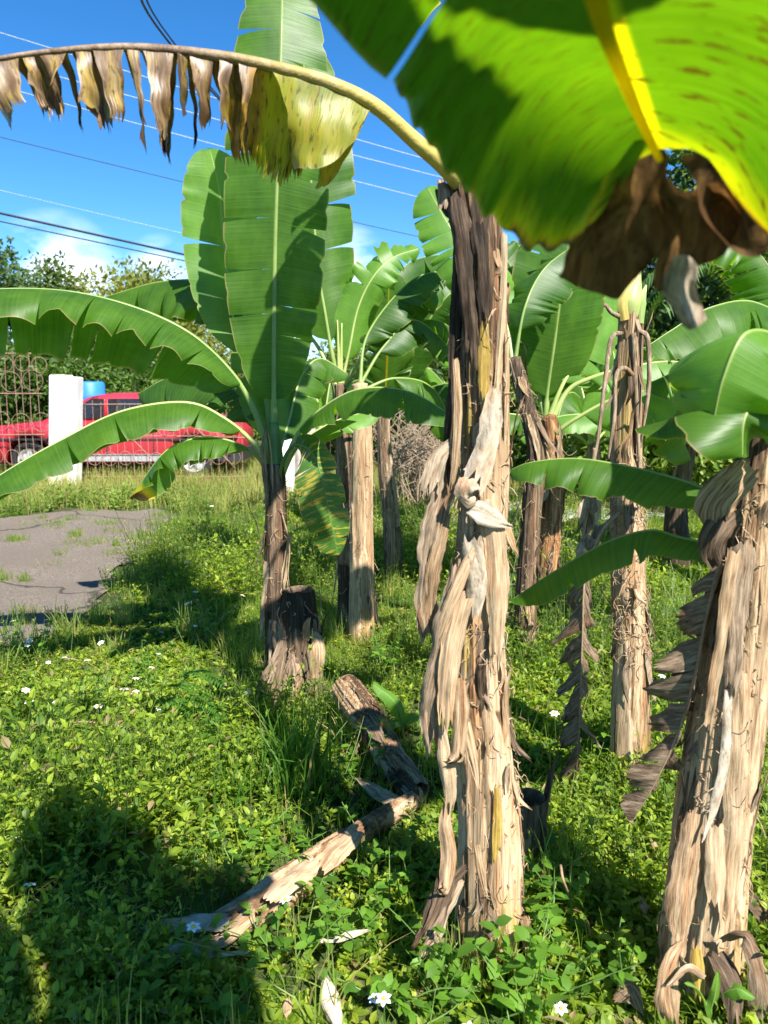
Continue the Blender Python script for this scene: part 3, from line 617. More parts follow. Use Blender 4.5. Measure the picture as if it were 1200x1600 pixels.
tkC = trunk(C_, [P(616, 895, Yd), P(610, 800, Yd), P(602, 720, Yd), P(598, 650, Yd)], [.070, .060, .055, .045], 33, TR_GREY)
fibres(C_, tkC, 40, 33, SH_TANO)
leaf(C_, [P(598, 655, Yd), P(603, 600, Yd - .1), P(606, 520, Yd - .2), P(608, 430, Yd - .25)], .21, (0, -1, .1), t0=.08, fold=(8, 8), curve=(15, 15), tears=(11, 11), seed=70, mat=MG, rib=RIBY, rr=.013, dj=22, gap=.4, skew=.5)
leaf(C_, [P(600, 655, Yd), P(625, 590, Yd - .05), P(665, 510, Yd - .1), P(700, 462, Yd - .1), P(740, 440, Yd)], .26, (.5, -1, .4), t0=.12, fold=(14, 20), curve=(14, 20), tears=(5, 7), seed=71, mat=MG3, rib=RIB, rr=.014, dj=14)
leaf(C_, [P(600, 655, Yd), P(640, 520, Yd + .3), P(700, 430, Yd + .4), P(780, 380, Yd + .4), P(850, 400, Yd + .3)], .33, (0, -.1, 1), t0=.25, fold=(50, 40), curve=(30, 30), tears=(12, 10), seed=72, mat=MG, rr=.014, dj=10, lobe=10, gap=.12)
leaf(C_, [P(600, 655, Yd), P(650, 440, Yd + .5), P(700, 400, Yd + .5), P(640, 410, Yd + .2), P(590, 470, Yd)], .22, (0, -.1, 1), t0=.35, fold=(50, 40), curve=(30, 30), tears=(8, 8), seed=73, mat=MG3, rr=.010)
leaf(C_, [P(600, 650, Yd), P(660, 610, Yd - .2), P(720, 600, Yd - .3), P(780, 640, Yd - .3)], .22, (0, -.2, 1), t0=.15, fold=(45, 30), curve=(30, 30), tears=(6, 6), seed=74, mat=MG3, rr=.010)
leaf(C_, [P(598, 650, Yd), P(590, 560, Yd - .1), P(585, 470, Yd - .1), P(590, 400, Yd)], .16, (-.4, -1, .3), t0=.15, fold=(15, 15), curve=(20, 20), tears=(8, 8), seed=75, mat=MG, rr=.010, dj=20)

# ------------------------------------------------------------------ plants E (pair right of the big trunk)
b0 = G(857, 992)
E_ = thing('banana_plant', b0, 'banana plant with tan trunk and fan of upright leaves right of the big centre trunk', 'banana plant', GRP)
Ye = b0.y
tkE = trunk(E_, [P(852, 1000, Ye), P(852, 900, Ye), P(862, 800, Ye), P(864, 700, Ye), P(857, 650, Ye)], [.085, .065, .062, .062, .045], 41, TR_RUS)
flaps(E_, tkE, 18, 41, [SH_TAN, SH_GREY, SH_DARK], ln=(.08, .3), wd=(.01, .03), out=.07); fibres(E_, tkE, 110, 41, SH_TANO, ln=(.05, .2))
leaf(E_, [P(853, 655, Ye), P(856, 610, Ye), P(866, 540, Ye - .05), P(878, 450, Ye - .1), P(892, 360, Ye - .1), P(905, 290, Ye)], .29, (.1, -1, .2), t0=.10, fold=(6, 6), curve=(8, 8), tears=([.2, .62], [.55]), seed=80, mat=MG, rr=.014, n=120, gap=.06, dj=6, lobe=6)
leaf(E_, [P(858, 655, Ye), P(880, 600, Ye), P(915, 540, Ye + .1), P(938, 480, Ye + .2), P(950, 420, Ye + .3)], .19, (.3, -.8, .6), t0=.22, fold=(6, 10), curve=(12, 16), tears=(1, 2), seed=81, mat=MG2, rib=RIBL, rr=.014, dj=6)
leaf(E_, [P(860, 655, Ye), P(885, 610, Ye), P(920, 590, Ye - .03), P(985, 572, Ye - .05), P(1060, 565, Ye - .05), P(1130, 590, Ye - .05)], .24, (0, -.1, 1), t0=.3, fold=(28, 45), curve=(30, 25), tears=(6, 5), seed=82, mat=MG2, rib=RIBL, rr=.016, lobe=25)
leaf(E_, [P(858, 700, Ye), P(870, 675, Ye - .05), P(905, 650, Ye - .1), P(960, 622, Ye - .15), P(1020, 612, Ye - .2), P(1090, 650, Ye - .2)], .26, (.05, -.75, .8), t0=.3, fold=(4, 20), curve=(12, 20), tears=([.6, .75], 3), seed=83, mat=MG2, rib=RIBL, rr=.014, dj=8)
leaf(E_, [P(852, 655, Ye), P(835, 580, Ye + .1), P(815, 480, Ye + .2), P(800, 420, Ye + .3), P(770, 380, Ye + .3)], .22, (0, -1, .4), t0=.2, fold=(10, 10), curve=(15, 15), tears=(7, 7), seed=84, mat=MG3, rr=.012, dj=15)
leaf(E_, [P(852, 655, Ye), P(845, 560, Ye + .3), P(850, 470, Ye + .5), P(860, 400, Ye + .5), P(840, 370, Ye + .3)], .25, (0, -1, .5), t0=.2, fold=(10, 15), curve=(20, 20), tears=(8, 8), seed=85, mat=MG, rr=.012, dj=12)
leaf(E_, [P(855, 650, Ye), P(862, 600, Ye + .1), P(895, 570, Ye + .15), P(925, 600, Ye + .15)], .14, (0, -.6, 1), t0=.2, fold=(12, 15), curve=(20, 20), tears=(1, 1), seed=86, mat=MG2, rib=RIBL, rr=.008)
b0 = G(818, 1035)
E2 = thing('banana_plant', b0, 'banana plant with crooked dark brown trunk hugging the big centre trunk on its right', 'banana plant', GRP)
Yf = b0.y
tkE2 = trunk(E2, [P(816, 1042, Yf), P(822, 930, Yf), P(830, 800, Yf), P(838, 710, Yf), P(822, 630, Yf), P(802, 560, Yf)], [.07, .055, .05, .048, .044, .035], 42, TR_DARK)
flaps(E2, tkE2, 20, 42, [SH_TAN, SH_GREY, SH_DARK], ln=(.08, .35), wd=(.01, .03), out=.08); fibres(E2, tkE2, 80, 42, SH_TANO)
leaf(E2, [P(802, 565, Yf), P(790, 500, Yf + .1), P(760, 440, Yf + .2), P(700, 350, Yf + .3), P(668, 292, Yf + .3)], .20, (.2, -1, .3), t0=.2, fold=(10, 10), curve=(15, 15), tears=(7, 8), seed=90, mat=MG2, rib=RIBL, rr=.012, dj=22)
leaf(E2, [P(804, 565, Yf), P(820, 480, Yf), P(850, 420, Yf + .1), P(900, 380, Yf + .2)], .2, (0, -.4, 1), t0=.2, fold=(30, 30), curve=(20, 20), tears=(7, 7), seed=91, mat=MG3, rr=.01, dj=15)

# ------------------------------------------------------------------ plant S: slim trunk with furled bud
b0 = G(985, 1218)
S_ = thing('banana_plant', b0, 'slim leafless banana trunk topped by a pale green furled bud', 'banana plant', GRP)
Ys = b0.y
tkS = trunk(S_, [P(984, 1225, Ys), P(985, 1120, Ys), P(986, 1000, Ys), P(981, 880, Ys), P(978, 740, Ys), P(981, 600, Ys), P(985, 520, Ys), P(987, 478, Ys)], [.076, .066, .058, .056, .052, .050, .047, .040], 51, TR_TAN, plates=16, tsh=(-.1, .15, .15, 0, -.1), label='upper half browner and more ragged')
flaps(S_, tkS, 22, 51, [SH_TAN, SH_GREY, SH_DARK, SH_TAN], tr=(.3, .98), ln=(.05, .22), wd=(.006, .02), out=.05); fibres(S_, tkS, 330, 51, SH_TANO, tr=(.28, .72), ln=(.03, .13))
tube('furled_bud', [P(984, 500, Ys), P(985, 470, Ys - .01), P(992, 440, Ys), P(1000, 418, Ys)], [.044, .042, .028, .004], RIBL, S_, n=24, k=16, label=None) if False else None
V, Fs = tube_data([P(984, 500, Ys), P(985, 470, Ys - .01), P(992, 440, Ys), P(1001, 417, Ys)], [.040, .042, .027, .003], 30, 20)
mk('furled_bud', V, Fs, RIBL, S_)
ribbon('bract', [P(978, 500, Ys - .045), P(975, 472, Ys - .05), P(985, 455, Ys - .045), P(1001, 420, Ys - .01)], [.02, .022, .016, .002], RIBC, S_, curl=1.2, seed=1)
ribbon('bract', [P(1000, 505, Ys - .04), P(1003, 470, Ys - .04), P(1010, 445, Ys - .02)], [.018, .02, .003], RIB, S_, curl=1.2, seed=2)
for i, q in enumerate([[(972, 520, -.04), (955, 530, -.06), (945, 600, -.1), (935, 680, -.12), (925, 740, -.13)], [(1000, 518, -.03), (1012, 530, -.06), (1014, 600, -.06), (1006, 660, -.06), (1000, 700, -.04)],
                       [(992, 590, -.05), (975, 575, -.08), (962, 590, -.09), (960, 650, -.1), (950, 718, -.1)], [(968, 495, -.03), (955, 488, -.06), (946, 476, -.06), (945, 480, -.06)], [(990, 520, -.055), (993, 600, -.06), (998, 700, -.06), (1000, 760, -.055)]]):
    tube('dead_petiole', [P(a, b, Ys + d) for a, b, d in q], [.009, .008, .007, .004], SH_GREYO, S_, n=30, k=8)
# long hanging dead leaf
def dead_hang(root, ctrl, wv, seed, mats, k=26, width=(.02, .05), refs=(0, -1, 0), label=None, spread=.6):
    rs = random.Random(seed); c = spline(ctrl, 60); A = Acc()
    for i in range(k):
        t = rs.uniform(.05, .97); j = int(t * 59); p = Vector(c[j]); hw = np.interp(t, np.linspace(0, 1, len(wv)), wv)
        sx_ = rs.uniform(-1, 1); a = rs.uniform(-.9, .9)
        d = Vector((sx_, rs.uniform(-.7, .5), 0)); l = rs.uniform(.4, 1.1) * hw * 2
        q = [p, p + d * hw * .6 + Vector((0, 0, rs.uniform(-.3, .15) * l)), p + d * hw * rs.uniform(.7, 1.2) + Vector((0, 0, -l * .6)), p + d * hw * rs.uniform(.2, .9) + Vector((rs.uniform(-.01, .01), 0, -l * 1.15))]
        w_ = rs.uniform(*width)
        ribbon('', q, [w_ * .3, w_, w_ * 1.1, w_ * .5], None, None, ref=(rs.uniform(-.9, .9), -1, .2), curl=rs.uniform(-1.2, 1.2), crumple=.003, cols=8, n=16, seed=seed * 31 + i, rag=.3, tint=rs.uniform(.15, .75), acc=A)
    o = A.build('dead_leaf', mats, root)
    if label: o['label'] = label
    V, Fs = tube_data(ctrl, [.009, .007, .004], 40, 6); mk('midrib', V, Fs, RIBB, o)
leaf(S_, [P(968, 800, Ys - .05), P(940, 830, Ys - .12), P(915, 900, Ys - .15), P(910, 1000, Ys - .15), P(906, 1100, Ys - .13), P(900, 1225, Ys - .1)], .15, (.1, -1, .3), t0=.04, fold=(48, 55), curve=(30, 35), tears=([.12, .15, .27, .36, .48, .55, .66, .78, .88], [.1, .21, .30, .42, .52, .61, .72, .84]), seed=171, mat=DRYLEAF, rib=RIBB, rr=.006, n=140, m=9, gap=.45, gexp=.7, dj=30, lobe=40, twist=90, crumple=.004, skew=1.0, jag=.25, name='dead_leaf', label='long dead brown leaf hanging down beside the trunk')
dead_hang(S_, [P(930, 700, Ys - .12), P(922, 760, Ys - .13), P(912, 830, Ys - .12), P(900, 880, Ys - .1)], [.01, .03, .04, .02], 6, SH_GREYO, 12, width=(.012, .03))

# ------------------------------------------------------------------ plant M: the big centre trunk
Ym = G(762, 1480).y
b0 = G(762, 1480)
M_ = thing('banana_plant', b0, 'big centre banana trunk with peeling tan sheaths and half dead leaf arching left above', 'banana plant', GRP)
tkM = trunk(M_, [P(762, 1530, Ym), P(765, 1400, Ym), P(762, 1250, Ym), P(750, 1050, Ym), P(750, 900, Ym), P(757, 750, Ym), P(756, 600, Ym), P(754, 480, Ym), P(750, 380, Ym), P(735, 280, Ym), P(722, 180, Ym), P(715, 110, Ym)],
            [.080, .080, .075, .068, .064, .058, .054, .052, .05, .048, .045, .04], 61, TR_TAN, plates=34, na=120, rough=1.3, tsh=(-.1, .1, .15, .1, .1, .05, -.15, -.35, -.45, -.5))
rs = random.Random(9)
def rb(pts, wid, mat, curl=0, cr=.003, seed=0, rag=.15, ref=(0, -1, 0), tint=None, cols=8, lab=None):
    return ribbon('sheath_flap', [P(a, b, Ym + d) for a, b, d in pts], wid, mat, M_, ref=ref, curl=curl, crumple=cr, seed=seed, rag=rag, tint=tint, cols=11, label=lab)
# grey papery sheath with rolled lip
rb([(772, 610, -.085), (768, 660, -.095), (758, 710, -.10), (742, 755, -.105)], [.016, .034, .038, .040], SH_PALE, curl=[1.0, 1.2, 1.1, 1.0], cr=.0015, seed=1, tint=.75, lab='crumpled pale grey sheath')
rb([(738, 748, -.105), (733, 762, -.125), (733, 774, -.118), (736, 768, -.10)], [.034, .036, .034, .03], SH_PALE, curl=1.3, cr=.001, seed=2, tint=.6)
rb([(735, 790, -.095), (755, 800, -.105), (775, 812, -.10), (798, 822, -.085)], [.020, .03, .022, .004], SH_PALE, curl=.8, cr=.003, seed=3, tint=.6, ref=(0, -1, .3))
rb([(790, 820, -.06), (800, 850, -.07), (810, 870, -.07)], [.010, .009, .003], SH_TAN, curl=.8, seed=4, tint=.7)
# dark vertical strips to the left of the trunk
rb([(718, 375, -.03), (714, 450, -.03), (708, 600, -.03), (700, 690, -.03), (706, 760, -.05)], [.014, .016, .016, .014, .01], SH_DARK, curl=1.4, seed=5, tint=.25)
rb([(712, 560, -.06), (716, 640, -.07), (712, 720, -.075), (706, 760, -.07)], [.008, .012, .01, .006], SH_TAN, curl=1.2, seed=6, tint=.6)
rb([(716, 300, -.04), (728, 380, -.065), (735, 480, -.07), (740, 560, -.07)], [.03, .03, .028, .015], SH_DARK, curl=1.4, seed=7, tint=.3)
rb([(748, 350, -.07), (754, 420, -.075), (758, 500, -.075)], [.022, .024, .012], SH_DARK, curl=1.3, seed=8, tint=.15)
# pale rod on the right edge
rb([(788, 365, -.04), (788, 430, -.05), (780, 560, -.06), (774, 640, -.075)], [.011, .013, .012, .006], SH_TAN, curl=2.2, cr=.001, seed=9, tint=.8)
rb([(792, 520, -.04), (792, 600, -.045), (790, 680, -.05)], [.009, .010, .006], SH_TAN, curl=2, seed=10, tint=.75)
# brown inner stem with yellow streak
rb([(757, 500, -.064), (757, 560, -.068), (756, 620, -.07)], [.012, .018, .012], SH_YEL, curl=.8, cr=.001, seed=11)
# left-hand hanging flaps
rb([(712, 720, -.03), (690, 780, -.04), (672, 850, -.05), (662, 930, -.05), (668, 990, -.04)], [.012, .026, .034, .036, .026], SH_GREY, curl=.5, cr=.003, seed=12, rag=.5, tint=.62)
rb([(700, 800, -.05), (680, 880, -.06), (668, 950, -.05), (672, 1000, -.04)], [.010, .026, .030, .02], SH_TAN, curl=.5, cr=.003, seed=312, rag=.5, tint=.45)
rb([(706, 690, -.05), (684, 720, -.06), (672, 765, -.06)], [.01, .022, .030], SH_GREY, curl=.4, cr=.002, seed=13, tint=.8, rag=.1)
rb([(745, 850, -.085), (728, 890, -.10), (705, 945, -.11), (685, 1000, -.10)], [.012, .018, .022, .014], SH_TAN, curl=1.4, cr=.003, seed=14, tint=.65)
rb([(720, 880, -.08), (700, 960, -.10), (680, 1050, -.10), (672, 1110, -.09), (675, 1180, -.07)], [.03, .035, .03, .032, .02], SH_GREY, curl=1.3, cr=.004, seed=15, tint=.6)
rb([(725, 930, -.10), (708, 1010, -.115), (698, 1090, -.12), (696, 1130, -.125)], [.03, .030, .026, .02], SH_TAN, curl=1.3, cr=.004, seed=16, tint=.7)
rb([(720, 1060, -.11), (722, 1110, -.125), (716, 1180, -.125), (708, 1190, -.13)], [.012, .022, .022, .014], SH_TAN, curl=1.1, cr=.003, seed=17, tint=.6)
rb([(690, 1135, -.10), (698, 1190, -.115), (704, 1240, -.12), (700, 1270, -.12)], [.008, .022, .020, .014], SH_TAN, curl=1.3, cr=.003, seed=18, tint=.75)
rb([(700, 1255, -.11), (695, 1290, -.12), (702, 1340, -.12), (696, 1390, -.13), (690, 1392, -.15)], [.012, .02, .02, .024, .01], SH_TAN, curl=1.5, cr=.003, seed=19, tint=.65)
rb([(725, 1130, -.11), (742, 1200, -.12), (748, 1232, -.13)], [.018, .016, .005], SH_TAN, curl=1, cr=.003, seed=20, tint=.7)
rb([(745, 1320, -.115), (752, 1365, -.125), (760, 1400, -.13)], [.010, .013, .004], SH_TAN, curl=1, cr=.003, seed=21, tint=.6)
rb([(776, 1230, -.094), (777, 1290, -.096), (773, 1350, -.098)], [.006, .014, .006], SH_YEL, curl=.8, cr=.001, seed=22)
rb([(760, 780, -.085), (774, 850, -.09), (778, 960, -.092), (775, 1040, -.092)], [.03, .032, .028, .012], SH_TAN, curl=1.2, cr=.0015, seed=23, tint=.75)
rb([(738, 840, -.09), (745, 900, -.095), (742, 960, -.098)], [.026, .030, .018], SH_PALE, curl=1.2, cr=.003, seed=24, tint=.5)
rb([(690, 290, .0), (700, 310, -.01), (712, 340, -.02), (706, 350, -.02)], [.02, .03, .025, .01], SH_DARK, curl=1.0, cr=.004, seed=25, tint=.4)
rb([(688, 280, .0), (694, 300, -.02), (693, 325, -.02)], [.01, .016, .014], SH_GREY, curl=1.0, cr=.003, seed=26, tint=.7)
for i in range(5):
    x = 676 + rs.uniform(-15, 20); y = rs.uniform(1390, 1440)
    rb([(712 + rs.uniform(-10, 20), y - 60, -.09), (x + 18, y - 10, -.12), (x + 5, y + 30, -.14), (x - 12, y + 60, -.16)], [.01, .018, .018, .008], rs.choice([SH_DARK, SH_DARK, SH_GREY]), curl=1.0, cr=.003, seed=200 + i, rag=.5)
flaps(M_, tkM, 40, 61, [SH_TAN, SH_TAN, SH_GREY, SH_DARK], tr=(.05, .85), ln=(.06, .26), wd=(.005, .020), out=.022)
fibres(M_, tkM, 380, 61, SH_TANO, tr=(.1, .8), ln=(.02, .12))
# half dead leaf arching to the left
leaf(M_, [P(735, 290, Ym), P(700, 255, Ym - .05), P(650, 212, Ym - .1), P(590, 160, Ym - .15), P(520, 125, Ym - .18), P(440, 102, Ym - .2), P(340, 82, Ym - .22), P(200, 70, Ym - .25), P(60, 80, Ym - .27), P(-50, 100, Ym - .3), P(-120, 130, Ym - .3)], .235, (0, -.25, 1),
     t0=.255, fold=(66, 62), curve=(22, 30), tears=([.27, .33, .36, .43, .455, .53, .56, .635, .67, .755, .78, .87], [.09, .41, .44, .54, .57, .68, .71, .82, .9]), seed=101, mat=MTOP, rib=RIBTOP, rr=.019, n=300, m=14, gap=.85, gexp=.5, dj=15, lobe=10, skew=.0, pw=.5, crumple=.0042, twist=90, jag=.2, ws=(.80, 1.0), label='half dead leaf, yellow at its base and shredded brown beyond')
mk_dry = [(300, 250), (260, 200)]
# unseen crown leaves above the frame
zt = Vector(tkM['c'][-1])
leaf(M_, [zt, zt + Vector((.25, .15, .45)), zt + Vector((.7, .4, .7)), zt + Vector((1.2, .7, .5))], .24, (0, 0, 1), seed=102, tears=(5, 5), mat=MG)
leaf(M_, [zt, zt + Vector((-.02, .3, .45)), zt + Vector((-.1, .8, .75)), zt + Vector((-.2, 1.3, .6))], .22, (0, 0, 1), seed=103, tears=(5, 5), mat=MG)
leaf(M_, [zt, zt + Vector((.2, -.05, .30)), zt + Vector((.6, -.08, .42)), zt + Vector((1.0, -.08, .25))], .24, (0, 0, 1), seed=104, tears=(3, 4), mat=MG)
# grey cut stump at its foot
g0 = G(826, 1345)
stump('banana_stump', [P(826, 1365, g0.y), P(827, 1300, g0.y), P(828, 1245, g0.y)], [.055, .048, .045], 23, TR_GREY, 'short grey cut banana stump at the right foot of the big trunk', 'stump', fl=6)

# ------------------------------------------------------------------ plant R: leaning trunk at the right edge
b0 = G(1085, 1545); Yr = b0.y
R_ = thing('banana_plant', b0, 'thick leaning banana trunk at the right edge with short green leaves reaching left', 'banana plant', GRP)
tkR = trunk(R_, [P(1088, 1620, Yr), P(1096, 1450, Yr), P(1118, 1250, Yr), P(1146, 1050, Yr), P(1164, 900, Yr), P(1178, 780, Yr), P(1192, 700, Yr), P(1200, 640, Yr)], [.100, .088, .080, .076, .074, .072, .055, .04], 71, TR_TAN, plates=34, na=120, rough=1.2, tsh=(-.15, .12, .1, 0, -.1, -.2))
def rr_(pts, wid, mat, curl=1.2, cr=.003, seed=0, rag=.15, tint=None, ref=(0, -1, 0), lab=None):
    return ribbon('sheath_flap', [P(a, b, Yr + d) for a, b, d in pts], wid, mat, R_, ref=ref, curl=curl, crumple=cr, seed=seed, rag=rag, tint=tint, cols=8, label=lab)
rr_([(1180, 730, -.085), (1150, 760, -.10), (1125, 790, -.11), (1120, 820, -.10)], [.03, .05, .05, .035], SH_TAN, seed=1, tint=.5, rag=.1, curl=.9)
rr_([(1155, 800, -.09), (1130, 830, -.11), (1118, 860, -.1), (1125, 890, -.09)], [.03, .04, .035, .02], SH_DARK, seed=2, tint=.5)
rr_([(1150, 860, -.10), (1135, 960, -.11), (1120, 1060, -.115), (1105, 1150, -.11)], [.018, .02, .02, .012], SH_TAN, seed=3, tint=.6)
rr_([(1165, 850, -.095), (1155, 960, -.10), (1145, 1080, -.105)], [.03, .03, .016], SH_GREY, seed=4, tint=.6)
rr_([(1140, 1080, -.10), (1135, 1180, -.115), (1118, 1260, -.12), (1100, 1310, -.135)], [.012, .014, .012, .005], SH_PALE, seed=5, tint=.7)
rr_([(1160, 1050, -.095), (1155, 1200, -.10), (1145, 1350, -.11), (1135, 1450, -.12)], [.02, .028, .028, .016], SH_TAN, seed=6, tint=.7)
rr_([(1120, 1290, -.11), (1122, 1350, -.12), (1118, 1420, -.13)], [.02, .028, .02], SH_TAN, seed=7, tint=.8)
rr_([(1090, 1270, -.10), (1075, 1350, -.12), (1065, 1430, -.13), (1060, 1500, -.14)], [.02, .03, .035, .02], SH_TAN, seed=8, tint=.55)
rr_([(1090, 1480, -.13), (1092, 1520, -.135), (1095, 1560, -.14)], [.012, .022, .014], SH_YEL, seed=9, cr=.001)
rr_([(1135, 1470, -.12), (1160, 1465, -.16), (1180, 1500, -.18), (1190, 1560, -.18), (1180, 1620, -.16)], [.012, .024, .028, .024, .015], SH_GREY, seed=10, tint=.5, curl=.9, rag=.4)
rr_([(1072, 1470, -.13), (1052, 1500, -.16), (1045, 1550, -.18), (1050, 1610, -.18)], [.012, .028, .032, .02], SH_TAN, seed=11, tint=.5, curl=.8, rag=.4)
rr_([(1100, 1530, -.15), (1075, 1515, -.18), (1045, 1540, -.19)], [.01, .012, .006], SH_GREY, seed=12, tint=.75)
rr_([(1120, 1490, -.13), (1145, 1540, -.17), (1150, 1600, -.2)], [.02, .03, .02], SH_DARK, seed=13, tint=.5)
flaps(R_, tkR, 34, 71, [SH_TAN, SH_TAN, SH_GREY, SH_DARK], tr=(.05, .9), ln=(.06, .26), wd=(.005, .020), out=.022)
fibres(R_, tkR, 420, 71, SH_TANO, tr=(.08, .9), ln=(.02, .12))
leaf(R_, [P(1195, 700, Yr), P(1235, 600, Yr - .1), P(1215, 530, Yr - .2), P(1165, 520, Yr - .28), P(1130, 590, Yr - .3), P(1112, 670, Yr - .28)], .18, (-.1, -.4, 1), t0=.3, fold=(20, 18), curve=(32, 28), tears=(1, 2), seed=110, mat=MG2, rib=RIB, rr=.012, dj=6)
leaf(R_, [P(1198, 700, Yr), P(1225, 640, Yr - .15), P(1200, 610, Yr - .25), P(1165, 650, Yr - .3), P(1160, 715, Yr - .3)], .15, (.3, -.6, .9), t0=.2, fold=(8, 10), curve=(22, 22), tears=(1, 1), seed=111, mat=MG, rib=RIB, rr=.012, dj=6)
leaf(R_, [P(1185, 800, Yr), P(1130, 775, Yr + .05), P(1060, 748, Yr + .12), P(980, 728, Yr + .2), P(900, 716, Yr + .25), P(830, 722, Yr + .28), P(795, 735, Yr + .3)], .105, (0, -.25, 1), t0=.12, fold=(22, 40), curve=(38, 30), tears=([.22, .45, .62, .8], [.3, .6]), seed=112, mat=MG, rr=.007, lobe=34, dj=10, gap=.12)
leaf(R_, [P(1175, 870, Yr), P(1110, 850, Yr), P(1060, 838, Yr + .05), P(1015, 828, Yr + .08), P(950, 846, Yr + .12), P(870, 890, Yr + .15), P(798, 938, Yr + .18)], .085, (0, -.1, 1), t0=.12, fold=(25, 40), curve=(30, 30), tears=([.35, .7], [.4]), seed=113, mat=MG, rr=.006, lobe=20, dj=8, gap=.1)
leaf(R_, [P(1198, 690, Yr), P(1215, 560, Yr + .2), P(1150, 540, Yr + .5), P(1060, 640, Yr + .7), P(1080, 720, Yr + .7)], .16, (0, -.2, 1), t0=.35, fold=(40, 30), curve=(30, 20), tears=(5, 5), seed=114, mat=MG, rr=.008, dj=18)
# crown leaf to the right, outside the frame
leaf(R_, [P(1200, 680, Yr), P(1300, 560, Yr), P(1500, 480, Yr - .1), P(1750, 560, Yr - .2)], .2, (0, 0, 1), tears=(4, 4), seed=115, mat=MG)
leaf(R_, [P(1200, 690, Yr), P(1260, 420, Yr - .1), P(1300, 250, Yr - .2), P(1400, 180, Yr - .2)], .22, (-.5, -.5, 1), tears=(4, 4), seed=116, mat=MG)
zr = Vector(tkR['c'][-1])
# dead leaf with folded brown lobes at its left
ctrl = [P(1128, 880, Yr - .04), P(1106, 960, Yr - .05), P(1088, 1050, Yr - .05), P(1066, 1130, Yr - .04), P(1030, 1212, Yr - .03), P(988, 1285, Yr - .02)]
leaf(R_, [tuple(v) for v in ctrl], .105, (.5, -1, .2), t0=.0, fold=(30, 50), curve=(55, 40), tears=([.12, .2, .28, .36, .44, .52, .60, .68, .76, .85, .92], [.1, .25, .38, .5, .62, .74, .86]), seed=172, mat=DRYLEAF, rib=RIBB, rr=.006, n=150, m=10, gap=.3, gexp=.8, dj=26, lobe=70, twist=110, crumple=.003, skew=.55, jag=.2, name='dead_leaf', label='dead brown leaf hanging in folded lobes')

# ------------------------------------------------------------------ plant N: stands behind the camera, its leaf hangs into view
N_ = thing('banana_plant', (.62, -.85, 0), 'banana plant beside the camera whose big yellow tipped leaf hangs across the top', 'banana plant', GRP)
tkN = trunk(N_, [(.62, -.85, -.03), (.62, -.84, .8), (.66, -.8, 1.5), (.68, -.75, 2.1)], [.12, .10, .085, .06], 81, TR_TAN)
def half_blade(rows, mat, parent, label=None, sg=-1, sag=.012, n=70, m=18, ts0=0.0):
    a = np.array([spline([r[0], (np.array(r[0]) + np.array(r[1])) / 2 + np.array([0, 0, sag * 1.6]), r[1]], m) for r in rows])
    a = np.array([spline(a[:, j], n) for j in range(m)]).transpose(1, 0, 2)
    t = np.linspace(0, 1, n)[:, None]; s_ = np.linspace(0, 1, m)[None]
    a[..., 2] += .004 * np.sin(t * 60 + s_ * 2) * s_ ** 2 + .003 * np.sin(t * 31 + 1 + 5 * s_) * s_
    wd = np.linalg.norm(a[:, -1] - a[:, 0], axis=-1)[:, None]
    uv = np.stack([sg * s_ * wd, np.broadcast_to(t * 1.5 + (3 if sg > 0 else 0), (n, m))], -1).reshape(-1, 2)
    o = mk('leaf', a.reshape(-1, 3), [grid_faces(n, m)[:, ::(1 if sg > 0 else -1)]], mat, parent, uvs={'UVMap': uv, 'ts': np.stack(np.broadcast_arrays(t, s_), -1).reshape(-1, 2)})
    if label: o['label'] = label
    return o
MR = [(.68, -.75, 2.1), (.63, -.48, 2.24), (.48, -.12, 2.18), (.30, .16, 1.98), tuple(P(905, -190, .42)), tuple(P(925, -60, .50)), tuple(P(945, 20, .57)), tuple(P(975, 100, .63)), tuple(P(1003, 170, .69)), tuple(P(1022, 212, .72)), tuple(P(1032, 232, .735))]
LE = [(.3, -.48, 2.04), (.14, -.1, 2.04), (-.0, .2, 1.92), tuple(P(330, -190, .52)), tuple(P(428, -50, .60)), tuple(P(590, 115, .69)), tuple(P(680, 240, .75)), tuple(P(775, 348, .79)), tuple(P(850, 392, .80)), tuple(P(905, 372, .79)), tuple(P(985, 265, .76))]
RE = [(.80, -.50, 2.16), (.70, -.14, 2.13), (.54, .20, 1.97), tuple(P(1620, -150, .40)), tuple(P(1560, -40, .46)), tuple(P(1500, 60, .52)), tuple(P(1440, 190, .58)), tuple(P(1350, 320, .65)), tuple(P(1255, 400, .71)), tuple(P(1165, 320, .73)), tuple(P(1085, 262, .735))]
_r = list(zip(MR[1:], LE[0:]))
Lf = half_blade([(MR[4], tuple(P(614, 130, .695)))] + _r[6:], MGY, N_, 'big backlit leaf, green with brown flecks and a yellow edge', -1)
half_blade(_r[:5] + [(tuple(P(912, -178, .425)), tuple(P(603, 114, .69)))], MGYN, N_, 'dark left flap of the big leaf, split off by a tear', -1)
half_blade(list(zip(MR[1:], RE[0:])), MGY, N_, 'sunlit right half of the big leaf, yellow towards its torn tip', 1)
V, Fs = tube_data([(a_, b_, c_ - .010) for a_, b_, c_ in MR], [.02, .018, .016, .013, .011, .0115, .011, .010, .008, .006, .003], 120, 12, ref=(.1, .2, 1)); mk('midrib', V, Fs, RIBY, Lf)
half_blade([[tuple(P(1015, 190, .715)), tuple(P(945, 280, .745))], [tuple(P(1010, 225, .725)), tuple(P(925, 330, .77))], [tuple(P(990, 262, .74)), tuple(P(905, 385, .78))], [tuple(P(950, 325, .76)), tuple(P(890, 410, .785))]], MGY2, N_, None, -1, sag=0)
